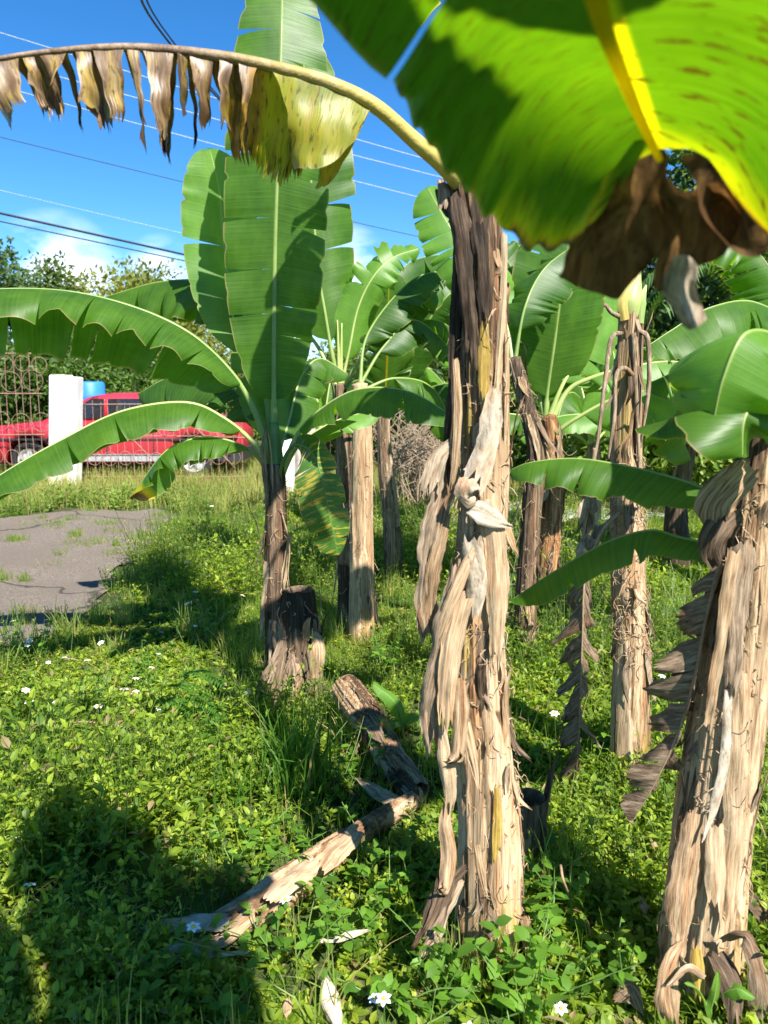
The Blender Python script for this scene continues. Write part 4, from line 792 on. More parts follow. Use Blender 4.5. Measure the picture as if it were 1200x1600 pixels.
def sheet(name, rows, mat, parent, cr=.006, sub=6, seed=0, tint=.4):
    g = np.array([[list(P(*q)) for q in r] for r in rows]); a = np.array([spline(r, 24) for r in g]); a = np.array([spline(a[:, j], 26) for j in range(24)])
    a += cr * (np.sin(a[..., [1, 2, 0]] * 55 + seed) + .6 * np.sin(a[..., [2, 0, 1]] * 120 + seed * 2))
    return mk(name, a.reshape(-1, 3), [grid_faces(24, 26)], mat, parent, col=np.full(24 * 26, tint))
TIPD = dry_mat('brown_leaf_tip', [(.3, (.04, .018, .005)), (.45, (.13, .065, .018)), (.6, (.26, .14, .045)), (.8, (.42, .26, .12))], (45, 45, 8), trans=.42)
sheet('dead_tip', [[(1018, 205, .73), (1030, 215, .735), (1045, 232, .74), (1050, 240, .74)], [(975, 290, .75), (1000, 295, .76), (1035, 300, .765), (1060, 290, .75)], [(905, 370, .765), (945, 385, .79), (1000, 390, .79), (1060, 370, .77)], [(872, 428, .775), (925, 455, .80), (965, 472, .80), (1000, 420, .785)]], TIPD, N_, seed=1, tint=.35)
sheet('dead_tip', [[(1035, 260, .755), (1060, 285, .76), (1090, 300, .765), (1130, 290, .75)], [(1030, 320, .77), (1065, 335, .785), (1110, 340, .79), (1150, 325, .76)], [(1020, 400, .78), (1060, 410, .80), (1100, 400, .80), (1145, 380, .77)], [(1010, 440, .78), (1050, 440, .80), (1090, 420, .80), (1130, 405, .78)]], TIPD, N_, seed=2, tint=.45)
sheet('dead_tip', [[(1075, 245, .74), (1110, 260, .745), (1150, 290, .75), (1185, 320, .75)], [(1080, 300, .755), (1115, 320, .77), (1155, 335, .765), (1195, 345, .76)], [(1095, 345, .765), (1125, 370, .78), (1160, 370, .775), (1195, 360, .765)], [(1120, 385, .77), (1140, 395, .78), (1165, 390, .78), (1190, 372, .77)]], TIPD, N_, seed=3, tint=.3)
sheet('dead_tip', [[(1040, 410, .775), (1055, 405, .77), (1070, 410, .775), (1085, 425, .78)], [(1035, 450, .79), (1055, 455, .77), (1075, 450, .785), (1090, 460, .78)], [(1050, 490, .79), (1065, 500, .77), (1080, 495, .78), (1100, 485, .79)], [(1068, 515, .79), (1078, 522, .78), (1090, 515, .78), (1103, 500, .79)]], SH_PALEO, N_, seed=4, tint=.4, cr=.004)
leaf(N_, [(.68, -.75, 2.1), (.5, -.4, 2.5), (.25, .05, 2.62), (.0, .42, 2.42), (-.12, .68, 2.2)], .29, (0, 0, 1), t0=.3, tears=(2, 3), seed=139, mat=MG)
for i, (az, l, up_) in enumerate([(185, 1.2, .5), (235, 1.2, .5), (285, 1.1, .6), (150, 1.3, .7)]):
    d = Vector((math.cos(R(az)), math.sin(R(az)), 0)); b = Vector((.68, -.75, 2.1))
    leaf(N_, [b, b + d * l * .3 + Vector((0, 0, up_ * .7)), b + d * l * .7 + Vector((0, 0, up_ * .8)), b + d * l * 1.15 + Vector((0, 0, up_ * .3))], .25, (0, 0, 1), tears=(4, 4), seed=140 + i, mat=MG)

# ------------------------------------------------------------------ plant F: crown behind the right trunk
b0 = Vector((2.35, 3.9, 0))
F_ = thing('banana_plant', b0, 'banana plant partly behind the right edge trunk with broad arching leaves', 'banana plant', GRP)
tkF = trunk(F_, [b0, b0 + Vector((.02, 0, .7)), b0 + Vector((-.03, 0, 1.35))], [.1, .08, .06], 91, TR_GREY)
cf = b0 + Vector((-.03, 0, 1.33)); Yg = 3.9
leaf(F_, [cf, P(1240, 520, Yg), P(1180, 472, Yg - .1), P(1110, 480, Yg - .2), P(1050, 515, Yg - .25), P(1005, 545, Yg - .3)], .24, (0, -.2, 1), t0=.28, fold=(30, 40), curve=(30, 20), tears=(7, 5), seed=150, mat=MG, rr=.014, lobe=20)
leaf(F_, [cf, P(1210, 590, Yg), P(1150, 565, Yg), P(1080, 572, Yg), P(1010, 600, Yg)], .22, (0, -.2, 1), t0=.25, fold=(35, 40), curve=(30, 20), tears=(7, 5), seed=151, mat=MG, rr=.012, lobe=20)
leaf(F_, [cf, P(1220, 640, Yg - .3), P(1170, 610, Yg - .5), P(1110, 640, Yg - .6), P(1085, 700, Yg - .6)], .20, (0, -.4, 1), t0=.2, fold=(25, 30), curve=(30, 20), tears=(6, 5), seed=152, mat=MG2, rr=.012, dj=22)
leaf(F_, [cf, P(1230, 480, Yg + .3), P(1190, 400, Yg + .4), P(1140, 370, Yg + .4), P(1080, 360, Yg + .4)], .24, (0, -.2, 1), t0=.28, fold=(40, 40), curve=(30, 20), tears=(7, 5), seed=153, mat=MG, rr=.012)
leaf(F_, [cf, P(1180, 690, Yg - .3), P(1140, 680, Yg - .5), P(1120, 700, Yg - .5)], .14, (0, -.4, 1), t0=.2, fold=(25, 30), curve=(30, 20), tears=(4, 5), seed=154, mat=MG3, rr=.01, dj=22)
# more banana plants farther back
def back_plant(px, Y, h, seed, label, nlv=8, L0=1.3):
    r = random.Random(seed); x = P(px, 700, Y).x; o = thing('banana_plant', (x, Y, 0), label, 'banana plant', GRP)
    trunk(o, [(x, Y, -.03), (x + r.uniform(-.05, .05), Y, h * .5), (x + r.uniform(-.06, .06), Y, h)], [.11, .08, .055], seed, r.choice([TR_TAN, TR_GREY, TR_DARK]), na=40, plates=10)
    b = Vector((x, Y, h - .03))
    for i in range(nlv):
        az = i * 2.4 + r.uniform(-.3, .3); rise = r.uniform(.25, 1.15); l = L0 * r.uniform(.75, 1.1); d = Vector((math.cos(az), math.sin(az), 0)); out = max(.25, 1.15 - rise * .7)
        q = [b, b + d * l * .12 * out + Vector((0, 0, rise * .30 * l)), b + d * l * .45 * out + Vector((0, 0, rise * .72 * l)), b + d * l * .8 * out + Vector((0, 0, rise * .75 * l)), b + d * l * 1.05 * out + Vector((0, 0, rise * .5 * l - .1))]
        leaf(o, q, r.uniform(.17, .24), (-d.x * .3, -.25, 1), t0=.22, fold=(25, 30), curve=(28, 28), tears=(r.randint(3, 9), r.randint(3, 9)), seed=seed * 13 + i, mat=r.choice([MG, MG2, MG2]), rib=RIBL, rr=.014, n=60, m=6, dj=16)
back_plant(715, 7.6, 1.35, 201, 'far banana plant glimpsed left of the big centre trunk', 8, 1.5)
back_plant(925, 7.0, 1.0, 202, 'far banana plant between the fan leaved plant and slim budded trunk', 8, 1.3)
back_plant(1070, 6.2, 1.05, 203, 'far banana plant right of the slim budded trunk', 9, 1.3)
back_plant(1190, 5.4, 1.1, 204, 'far banana plant behind the right edge trunk', 8, 1.4)
back_plant(505, 8.2, 1.0, 205, 'small far banana plant right of the grey concrete gatepost', 7, 1.2)
# small green sprouts
def sprout(loc, label, defs, mat, seed):
    o = thing('banana_sucker', loc, label, 'seedling', 'young shoots in the weeds')
    for i, (q, w_) in enumerate(defs): leaf(o, q, w_, (0, -.5, 1), t0=.25, fold=(15, 15), curve=(15, 15), tears=(0, 0), seed=seed + i, mat=mat, rr=.004, n=40, m=5)
g0 = G(630, 1150)
sprout(g0, 'small bright green banana shoot between leaning stump and big trunk', [([g0, P(628, 1130, g0.y), P(615, 1095, g0.y), P(582, 1068, g0.y)], .035), ([g0, P(632, 1130, g0.y), P(650, 1120, g0.y), P(668, 1135, g0.y - .05)], .03), ([g0, P(625, 1130, g0.y - .03), P(605, 1135, g0.y - .08), P(590, 1160, g0.y - .1)], .025)], MG2, 160)
g0 = G(1120, 1600)
sprout(g0, 'small pale green shoot at the foot of the right edge trunk', [([g0, P(1112, 1580, g0.y - .05), P(1118, 1550, g0.y - .06), P(1122, 1515, g0.y - .05)], .012), ([g0, P(1122, 1560, g0.y - .05), P(1150, 1545, g0.y - .08), P(1180, 1560, g0.y - .1)], .02), ([g0, P(1105, 1570, g0.y - .05), P(1090, 1545, g0.y - .08), P(1070, 1535, g0.y - .1)], .008)], MG2, 165)

# ------------------------------------------------------------------ fallen stem, twig, litter
fl_ = thing('fallen_stem', G(440, 1400), 'flattened tan fallen banana stem lying diagonally in the weeds', 'fallen stem')
gp = [G(655, 1245, .05), G(600, 1278, .06), G(540, 1320, .065), G(470, 1372, .07), G(400, 1420, .065), G(340, 1448, .05)]
trunk(fl_, gp, [.035, .042, .048, .058, .062, .04], 24, LOG, name='stem', plates=24, rough=2.2, squash=.5)
def gr(pts, wid, mat, root, seed, curl=1.0, tint=.6, name='sheath_flap'):
    return ribbon(name, [G(a, b, z) for a, b, z in pts], wid, mat, root, ref=(0, -.35, 1), curl=curl, crumple=.003, seed=seed, rag=.2, tint=tint)
gr([(355, 1435, .10), (310, 1437, .10), (268, 1442, .09), (230, 1448, .08)], [.03, .030, .026, .018], SH_PALE, fl_, 1, 1.3, .7)
gr([(400, 1420, .10), (350, 1462, .08), (300, 1480, .07), (245, 1492, .05)], [.03, .035, .03, .03], SH_TAN, fl_, 2, 1.0, .6)
gr([(420, 1405, .13), (460, 1370, .145), (500, 1335, .13)], [.02, .04, .02], SH_TAN, fl_, 3, .9, .8)
gr([(500, 1355, .12), (540, 1310, .13), (560, 1290, .13)], [.02, .04, .03], SH_TAN, fl_, 4, 1.2, .7)
gr([(250, 1500, .05), (270, 1478, .08), (330, 1490, .06), (390, 1486, .05)], [.02, .012, .012, .005], SH_PALE, fl_, 5, 1.3, .75)
for i, (q, w_, mt, lab) in enumerate([([(500, 1470, .08), (535, 1462, .09), (578, 1452, .08)], .014, SH_PALE, 'thin pale strip of dry leaf right of the fallen stem'), ([(508, 1530, .10), (518, 1570, .06), (530, 1610, .04)], .03, SH_PALE, 'pale torn dry leaf scrap at the bottom edge'),
                                     ([(815, 1420, .12), (822, 1440, .13), (826, 1470, .08), (824, 1510, .03)], .016, SH_TAN, 'curled tan dry sheath scrap right of the big trunk'), ([(450, 1560, .05), (447, 1590, .04)], .014, SH_TAN, 'small tan scrap of dry leaf near the bottom edge'),
                                     ([(1000, 1400, .10), (1010, 1420, .12), (1015, 1445, .05)], .014, SH_TAN, 'small dry curl of leaf left of the right edge trunk'), ([(1165, 1400, .2), (1200, 1420, .15), (1240, 1430, .1)], .05, SH_DARK, 'dark dry sheath pile piece right of the right edge trunk'),
                                     ([(960, 1560, .06), (985, 1545, .09), (1005, 1580, .05)], .03, SH_GREY, 'grey dry leaf scrap at the bottom left of the right edge trunk'), ([(640, 1255, .08), (600, 1240, .09), (560, 1215, .07)], .035, SH_GREY, 'grey flattened dry leaf beneath the leaning stump')]):
    o = ribbon('dry_leaf', [G(a, b, z) for a, b, z in q], [w_ * .4, w_, w_ * .8, w_ * .2], mt, None, ref=(0, -.5, 1), curl=1.2, crumple=.003, seed=300 + i, rag=.2)
    tag(o, lab, 'dry leaf', 'scraps of dry leaf on the ground')
V, Fs = tube_data([G(90, 1135, .10), G(130, 1128, .14), G(185, 1135, .15), G(225, 1150, .13), G(260, 1180, .10), G(272, 1205, .06)], [.003, .005, .005, .003], 50, 6)
tag(mk('twig', V, Fs, RIBB), 'thin bent bare twig arching over the weeds on the left', 'twig')
V, Fs = tube_data([G(876, 1352, .2), G(880, 1375, .18), G(890, 1400, .1)], [.004, .004, .003], 12, 6)
tag(mk('twig', V, Fs, RIBB), 'short upright bare twig in the shade right of the big trunk', 'twig')

# ------------------------------------------------------------------ fence, pillar, car, posts, cables
RUST = flat_mat('rusty_iron', (.34, .21, .15), .85, c2=(.22, .13, .10), nscale=30, bumps=.4)
YF = 12.0
WHITE = flat_mat('white_paint', (.80, .80, .79), .7, c2=(.55, .54, .50), nscale=3.5, bumps=.4)
pa, pb = P(82, 757, YF), P(108, 586, YF)
pl = thing('gate_pillar', (pa.x + .2, YF, 0), 'white painted concrete gate pillar leaning slightly in front of the red car', 'pillar')
A = Acc()
def pillar(A, x0, x1, y0, y1, zt_, lean, bev=.02):
    V = []; 
    for (z, l) in ((-.1, 0), (.03, .0), (zt_ * .5, lean * .5), (zt_ - .02, lean), (zt_, lean)):
        b = bev if z < zt_ else bev * 1.8; q = 0 if z < zt_ else .015
        for (x, y) in ((x0 + q, y0 + b), (x0 + b, y0 + q), (x1 - b, y0 + q), (x1 - q, y0 + b), (x1 - q, y1 - b), (x1 - b, y1 - q), (x0 + b, y1 - q), (x0 + q, y1 - b)): V.append((x + l, y, z))
    A.add(V, [grid_faces(5, 8, True), np.arange(32, 40)[None]])
zt_ = P(108, 586, YF).z
pillar(A, pa.x, pa.x + .27, YF - .16, YF + .16, zt_, .13); A.build('post', WHITE, pl, smooth=False)
A = Acc(); pillar(A, pa.x + .275, pa.x + .43, YF - .13, YF + .15, zt_ - .03, .13); A.build('pilaster', WHITE, pl, smooth=False)
def fence_panel(x0, x1, zt_, label, seed, rails, circ):
    f = thing('iron_fence', ((x0 + x1) / 2, YF, 0), label, 'fence'); rs = random.Random(seed)
    A = Acc(); x = x0
    while x < x1:
        A.add(*[(lambda VF: VF[0])(tube_data([(x, YF, -.02), (x + rs.uniform(-.015, .015), YF + rs.uniform(-.01, .01), zt_ * .5), (x + rs.uniform(-.03, .03), YF, zt_ + rs.uniform(-.05, .05))], [.007], 8, 5)), ], ) if False else None
        V, Fs = tube_data([(x, YF, -.02), (x + rs.uniform(-.015, .015), YF + rs.uniform(-.01, .01), zt_ * .5), (x + rs.uniform(-.03, .03), YF, zt_ + rs.uniform(-.05, .05))], [.0045], 8, 5); A.add(V, Fs[:1])
        x += .125
    A.build('bars', RUST, f)
    for z in rails:
        V, Fs = tube_data([(x0, YF - .012, z), ((x0 + x1) / 2, YF - .012, z + rs.uniform(-.03, .03)), (x1, YF - .012, z)], [.008], 20, 6); mk('rail', V, Fs, RUST, f)
    A = Acc()
    for zc, r in circ:
        x = x0 + .12
        while x < x1:
            a = np.linspace(0, 2 * math.pi, 15); j = rs.uniform(-.02, .02)
            V, Fs = tube_data([(x + r * math.cos(q), YF - .024, zc + j + r * math.sin(q)) for q in a], [.0038], 26, 5); A.add(V, Fs[:1]); x += r * 2 + .03
    A.build('scrollwork', RUST, f)
    for k in range(int((x1 - x0) / 1.2)):
        xx = x0 + .5 + k * 1.2; V, Fs = tube_data([(xx, YF - .03, 1.0), (xx + .7, YF - .03, .25)], [.007], 6, 5); mk('brace', V, Fs, RUST, f)
    return f
xr = P(386, 700, YF).x
fence_panel(pa.x + .6, xr, 1.32, 'low rusty ironwork gate right of the white pillar in front of the red car', 1, (.12, .75, 1.28), ((.42, .11), (.88, .1)))
fence_panel(pa.x - 4.5, pa.x - .05, 2.1, 'tall rusty scrollwork fence left of the white pillar', 2, (.12, .8, 1.45, 2.08), ((1.0, .15), (1.65, .16), (1.92, .12), (.45, .12)))
# grey post behind the young plant
g0 = Vector((P(440, 700, 11.2).x, 11.2, 0))
cp = thing('concrete_post', g0, 'grey weathered concrete gatepost with white painted face behind the young plant', 'post')
A = Acc(); pillar(A, g0.x, g0.x + .19, 11.05, 11.45, P(450, 624, 11.2).z, .02); A.build('painted_face', WHITE, cp, smooth=False)
CONC = flat_mat('concrete', (.42, .38, .34), .9, c2=(.24, .21, .19), nscale=9, bumps=.6)
A = Acc(); pillar(A, g0.x + .193, g0.x + .50, 11.1, 11.5, P(475, 598, 11.2).z, .02, .05); A.build('wall_end', CONC, cp, smooth=False)

# ---- red car
def car_paint():
    m = M('faded_red_paint'); o = m.n('ShaderNodeTexCoord').outputs['Object']
    a = m.noise(o, 2.2, 6, .7); b = m.noise(o, 30, 4, .7)
    c = m.mix(m.mr(a, .35, .7), (.40, .020, .038), (.30, .026, .036)); c = m.mix(m.mr(b, .62, .72, 0, .5), c, (.30, .13, .10))
    return m.surf(c, m.mr(a, .3, .7, .28, .5), .5, coat=.3)
CARP = car_paint(); GLASS = flat_mat('car_glass', (.012, .014, .016), .08, c2=(.02, .022, .025), spec=.7)
TYRE = flat_mat('tyre_rubber', (.022, .021, .02), .85, nscale=40); RIMM = flat_mat('wheel_alloy', (.60, .60, .60), .4, metal=.5, c2=(.42, .41, .40)); TRIM = flat_mat('grey_sill', (.36, .36, .37), .6); DARKP = flat_mat('black_plastic', (.03, .03, .032), .6)
xR = P(373, 700, 12.75).x; Lc = 4.65; YC = 12.72; WD = 1.72
car = thing('parked_car', (xR - Lc / 2, YC + WD / 2, 0), 'faded red old car parked behind the rusty gate with grey sill and alloy wheel', 'car')
xwR = P(304, 722, 12.8).x; xwF = P(48, 715, 12.8).x
x0 = xR - Lc
# side outline (x from rear, z): lower body
def body_z(x):  # top of the lower body (belt), x metres from front
    return np.interp(x, [0, .15, .5, 1.2, 1.5, 3.3, 4.1, 4.5, 4.65], [.62, .80, .90, .97, 1.0, 1.02, 1.0, .92, .80])
nx = 110; sx_ = np.linspace(0, Lc, nx); ring = 15
V = []
for x in sx_:
    zt_ = body_z(x); zb = np.interp(x, [0, .2, 4.45, 4.65], [.35, .24, .26, .36])
    for xc in (xwF - x0, xwR - x0):
        d = abs(x - xc)
        if d < .40: zb = max(zb, .32 + math.sqrt(max(.40 ** 2 - d * d, 0)))
    inset = np.interp(x, [0, .25, .7, 3.9, 4.4, 4.65], [.22, .06, 0, 0, .05, .2])
    h = zt_ - zb
    prof_ = [(.10, 0), (.03, .05), (0, .3), (-.015, .6), (.015, .85), (.07, .97), (.16, 1.0), (.5, 1.02)]
    pts_ = [(YC + inset + a * (1 if a != .5 else WD / 2 / .5 * .5 / .5 if False else 1), zb + h * b) for a, b in prof_[:-1]] + [(YC + WD / 2, zt_ + .015)]
    mir = [(2 * YC + WD - y, z) for y, z in pts_[:-1][::-1]]
    V += [(x0 + x, y, z) for y, z in pts_ + mir]
k = len(pts_) + len(mir)
mk('body', V, [grid_faces(nx, k, True), np.arange(k, dtype=np.int32)[None, ::-1], (np.arange(k, dtype=np.int32) + (nx - 1) * k)[None]], CARP, car)
# greenhouse
def loft(rows, faces_closed=True): return np.array(rows)
xs_ = [1.25, 2.05, 2.3, 2.9, 3.4, 4.25]; zs_ = [.98, 1.40, 1.45, 1.46, 1.40, .99]
gx_ = np.linspace(1.25, 4.25, 60); gz_ = np.interp(gx_, xs_, zs_)
V = []
for x, z in zip(gx_, gz_):
    f = (z - .95) / .5
    for y, zz in ((.07, .93), (.07 + .10 * f, .93 + (z - .93) * .8), (.13 + .12 * f, z - .015), (WD / 2, z + .01), (WD - .13 - .12 * f, z - .015), (WD - .07 - .10 * f, .93 + (z - .93) * .8), (WD - .07, .93)): V.append((x0 + x, YC + y, zz))
mk('roof', V, [grid_faces(60, 7, True)], CARP, car)
def win(xa, xb, xc, xd, zt_=1.36, lab=None):   # bottom front, bottom rear, top rear, top front
    f = (zt_ - .93) / .5
    q = [(x0 + xa, YC + .062, 1.03), (x0 + xb, YC + .062, 1.03), (x0 + xc, YC + .055 + .11 * f * .85, zt_), (x0 + xd, YC + .055 + .11 * f * .85, zt_)]
    c = np.mean(q, 0); A = Acc(); back = [(a, b + .01, c_) for a, b, c_ in q]; A.add(q + back, np.array([(0, 1, 2, 3), (0, 4, 5, 1), (1, 5, 6, 2), (2, 6, 7, 3), (3, 7, 4, 0)])); A.build('window', GLASS, car, smooth=False)
win(1.62, 2.35, 2.35, 2.12); win(2.42, 3.15, 3.15, 2.42); win(3.22, 3.80, 3.46, 3.22, 1.33)
def wheel(x, y):
    wn = Acc(); a = np.linspace(0, 2 * math.pi, 36, endpoint=False); rows = []
    for r, yy in ((.20, .02), (.215, 0), (.30, -.01), (.325, .03), (.33, .10), (.325, .17), (.29, .21), (.2, .2)): rows += [(x + r * math.cos(q), y + yy, .315 + r * math.sin(q)) for q in a]
    t = mk('wheel', rows, [grid_faces(8, 36, True)], TYRE, car)
    A = Acc(); rows = []
    for r, yy in ((.203, .012), (.18, .02), (.165, .07), (.05, .08)): rows += [(x + r * math.cos(q), y + yy, .315 + r * math.sin(q)) for q in a]
    A.add(rows, grid_faces(4, 36, True))
    for s in range(5):
        th = s * 2 * math.pi / 5 + .3; d = (math.cos(th), math.sin(th)); n_ = (-d[1], d[0])
        q = []
        for rr0, ww in ((.02, .045), (.19, .028)):
            for sg in (-1, 1): q.append((x + d[0] * rr0 + n_[0] * ww * sg, .315 + d[1] * rr0 + n_[1] * ww * sg))
        vs = [(a_, y + .018, b_) for a_, b_ in q] + [(a_, y + .06, b_) for a_, b_ in q]
        A.add(vs, np.array([(0, 2, 3, 1), (0, 4, 6, 2), (1, 3, 7, 5), (2, 6, 7, 3), (0, 1, 5, 4)]))
    V = [(x + .045 * math.cos(q), y + .01, .315 + .045 * math.sin(q)) for q in a]; A.add(V, np.arange(36)[None])
    A.build('rim', RIMM, t, smooth=False)
wheel(xwR, YC + .02); wheel(xwF, YC + .02); wheel(xwR, YC + WD - .22); wheel(xwF, YC + WD - .22)
A = Acc(); A.box((xwF + .42, YC - .02, .30), (xwR - .42, YC + .04, .42)); A.build('sill', TRIM, car, smooth=False)
A = Acc(); A.box((xwR + .42, YC - .015, .30), (xR + .06, YC + WD, .50)); A.build('bumper', DARKP, car, smooth=False)
A = Acc()
for xx in (1.55, 2.4, 3.2): A.box((x0 + xx, YC - .017, .42), (x0 + xx + .012, YC + .03, .98))
A.build('door_seam', DARKP, car, smooth=False)
A = Acc(); A.box((x0 + .5, YC - .024, .66), (xR - .3, YC + .02, .69)); A.build('side_trim', DARKP, car, smooth=False)
A = Acc(); A.box((xR - .22, YC + .02, .70), (xR - .03, YC + .25, .86)); A.build('tail_light', flat_mat('tail_lamp_red', (.25, .01, .01), .25), car, smooth=False)
A = Acc(); A.box((xwF + 1.9, YC - .015, .80), (xwF + 2.05, YC - .002, .825)); A.box((xwF + 1.0, YC - .015, .80), (xwF + 1.15, YC - .002, .825)); A.build('door_handle', DARKP, car, smooth=False)
# blue barrel, teal shed
bl = P(141, 620, 14.8)
a = np.linspace(0, 6.2832, 28, endpoint=False); rows = []
for r, z in ((.0, 0), (.26, .0), (.29, .04), (.29, .3), (.30, .33), (.29, .36), (.29, .6), (.30, .63), (.29, .66), (.28, .88), (.25, .92), (.05, .92), (0, .92)): rows += [(bl.x + r * math.cos(q), 14.8 + r * math.sin(q), z + .75) for q in a]
tag(mk('plastic_barrel', rows, [grid_faces(13, 28, True)], flat_mat('blue_plastic', (.03, .20, .62), .45, c2=(.025, .16, .5)), origin=(bl.x, 14.8, .75)), 'bright blue plastic barrel behind the white pillar', 'barrel')
A = Acc(); A.box((bl.x - .5, 14.4, -.05), (bl.x + .5, 15.2, .745)); tag(A.build('brick_plinth', CONC, smooth=False), 'grey block plinth carrying the blue barrel', 'plinth')
hx = P(405, 620, 24); sh = thing('shed', (hx.x, 24, 0), 'small pale teal shed far behind the young plant', 'shed')
A = Acc(); A.box((hx.x - .9, 24, 0), (hx.x + 1.1, 26, 1.95)); A.build('wall', flat_mat('teal_paint', (.28, .55, .52), .7), sh, smooth=False)
A = Acc(); A.add([(hx.x - 1.2, 23.7, 1.95), (hx.x + 1.4, 23.7, 1.95), (hx.x + 1.4, 26.3, 2.35), (hx.x - 1.2, 26.3, 2.35), (hx.x - 1.2, 23.7, 2.0), (hx.x + 1.4, 23.7, 2.0), (hx.x + 1.4, 26.3, 2.4), (hx.x - 1.2, 26.3, 2.4)], np.array([(0, 3, 2, 1), (4, 5, 6, 7), (0, 1, 5, 4), (1, 2, 6, 5), (2, 3, 7, 6), (3, 0, 4, 7)])); A.build('roof', flat_mat('red_roof', (.30, .06, .04), .7), sh, smooth=False)
A = Acc(); A.box((hx.x - .5, 23.98, .0), (hx.x - .0, 23.995, 1.7)); A.build('door', DARKP, sh, smooth=False)
# cables and the pole that carries some of them
CAB = flat_mat('cable_black', (.02, .02, .025), .6); CABW = flat_mat('cable_pale', (.45, .48, .52), .5)
def cable(p, q, r, mat, label, sag=.0, mid=None):
    pts = [p, (p + q) / 2 - Vector((0, 0, sag)), q] if mid is None else [p, mid, q]
    V, Fs = tube_data(pts, [r], 40, 6, ref=(0, -1, .3)); tag(mk('overhead_cable', V, Fs, mat), label, 'cable', 'overhead cables')
pole_y = 22; pt = P(432, 235, pole_y)
pr = thing('utility_pole', (pt.x, pole_y, 0), 'utility pole mostly hidden behind the tall upright banana leaf', 'pole')
tube('shaft', [(pt.x, pole_y, -.1), (pt.x, pole_y, 4), (pt.x, pole_y, pt.z)], [.16, .13, .10], flat_mat('pole_wood', (.16, .12, .09), .85), pr, n=20, k=12)
A = Acc(); A.box((pt.x - .6, pole_y - .18, pt.z - .5), (pt.x + .6, pole_y - .11, pt.z - .4)); A.build('crossarm', flat_mat('crossarm_wood', (.18, .14, .11), .85), pr, smooth=False)
cable(P(205, -60, 9), P(430, 250, pole_y - .2), .017, CAB, 'left of two thick black cables descending at the top left', .1, P(264, 66, 12))
cable(P(214, -60, 9), P(434, 255, pole_y - .2), .013, CAB, 'right of two thick black cables descending at the top left', .1, P(271, 66, 12))
cable(P(-200, 288, 16), P(440, 432, 22), .03, CAB, 'thick black cable low over the trees on the left')
cable(P(-200, 303, 16), P(440, 440, 22), .016, CAB, 'thin black cable just beneath the thick low cable')
for i, (a, b, mt, lab) in enumerate([((-200, -10), (900, 315), CABW, 'topmost thin pale cable crossing the sky'), ((-200, 40), (900, 330), CABW, 'second thin pale cable from the top'), ((-200, 80), (900, 370), CABW, 'third thin pale cable, passing just under the dry leaf strips'), ((-200, 165), (900, 425), CAB, 'thin dark cable crossing beneath the pale cables'), ((-200, 250), (900, 500), CABW, 'faint lowest thin cable over the trees')]):
    cable(P(*a, 20), P(*b, 24), .011 if i < 4 else .006, mt, lab, .08)

# ------------------------------------------------------------------ foliage: bushes and trees
def fol_mat(name, trans=.4):
    m = M(name); at = m.n('ShaderNodeAttribute', attribute_name='tint'); c = at.outputs['Color']
    tcl = m.mix(1.0, c, (2.0, 1.9, .7), 'MULTIPLY')
    return m.surf(c, .5, .35, None, trans, tcl)
FOL = fol_mat('foliage', .38); WEED = fol_mat('weed_leaves', .48)
def leaves_mesh(O, D, Nn, L, Wd, C, detail=False, droop=.15):
    """O origin, D direction, Nn normal, L, Wd arrays; returns V,F,C"""
    D = nrm(D); S = nrm(np.cross(D, Nn)); Nn = np.cross(S, D); n = len(O); L = L[:, None]; Wd = Wd[:, None]
    if detail:
        def q(t, s, u): return O + D * L * t + S * Wd * s + Nn * L * u
        pts = [q(0, 0, 0), q(.28, -.42, .06), q(.3, 0, 0.02), q(.28, .42, .06), q(.65, -.40, .02), q(.68, 0, -.03), q(.65, .40, .02), q(1, 0, -droop)]
        V = np.stack(pts, 1).reshape(-1, 3); b = (np.arange(n) * 8)[:, None]
        T3 = np.concatenate([b + np.array([[0, 2, 1]]), b + np.array([[0, 3, 2]]), b + np.array([[4, 5, 7]]), b + np.array([[5, 6, 7]])])
        Q4 = np.concatenate([b + np.array([[1, 2, 5, 4]]), b + np.array([[2, 3, 6, 5]])])
        return V, [T3.astype(np.int32), Q4.astype(np.int32)], np.repeat(C, 8, 0)
    pts = [O, O + D * L * .45 - S * Wd * .5 + Nn * L * .05, O + D * L - Nn * L * droop, O + D * L * .45 + S * Wd * .5 + Nn * L * .05]
    V = np.stack(pts, 1).reshape(-1, 3); b = (np.arange(n) * 4)[:, None]
    return V, [(b + np.array([[0, 3, 2, 1]])).astype(np.int32)], np.repeat(C, 4, 0)
def crown_data(rs, rad, h, nc, nl, ls, cols, z0=0.0, gap=.0):
    cs = []
    while len(cs) < nc:
        p = rs.uniform(-1, 1, 3)
        if .35 < np.linalg.norm(p) < 1: cs.append(p)
    cs = np.array(cs) * [rad, rad, h / 2] + [0, 0, z0 + h / 2]
    ci = rs.randint(0, nc, nl); sz = rs.uniform(.14, .30, nc) * rad
    O = cs[ci] + np.clip(rs.normal(0, .9, (nl, 3)), -1.5, 1.5) * sz[ci][:, None] * [1, 1, .7]
    D = nrm(rs.normal(0, 1, (nl, 3)) + (O - [0, 0, z0 + h / 2]) * .5 - [0, 0, .3]); Nn = nrm(rs.normal(0, 1, (nl, 3)) * .6 + [0, 0, 1])
    L = rs.uniform(.7, 1.3, nl) * ls; cc = rs.rand(nc); f = np.clip(cc[ci] + rs.normal(0, .18, nl), 0, 1)[:, None]
    C = np.array(cols[0]) * (1 - f) + np.array(cols[1]) * f
    return O, D, Nn, L, L * rs.uniform(.4, .65, nl), C, cs
GREENS = [((.04, .085, .014), (.14, .23, .04)), ((.08, .15, .02), (.24, .32, .05)), ((.035, .08, .025), (.12, .18, .05)), ((.10, .14, .025), (.30, .30, .06))]
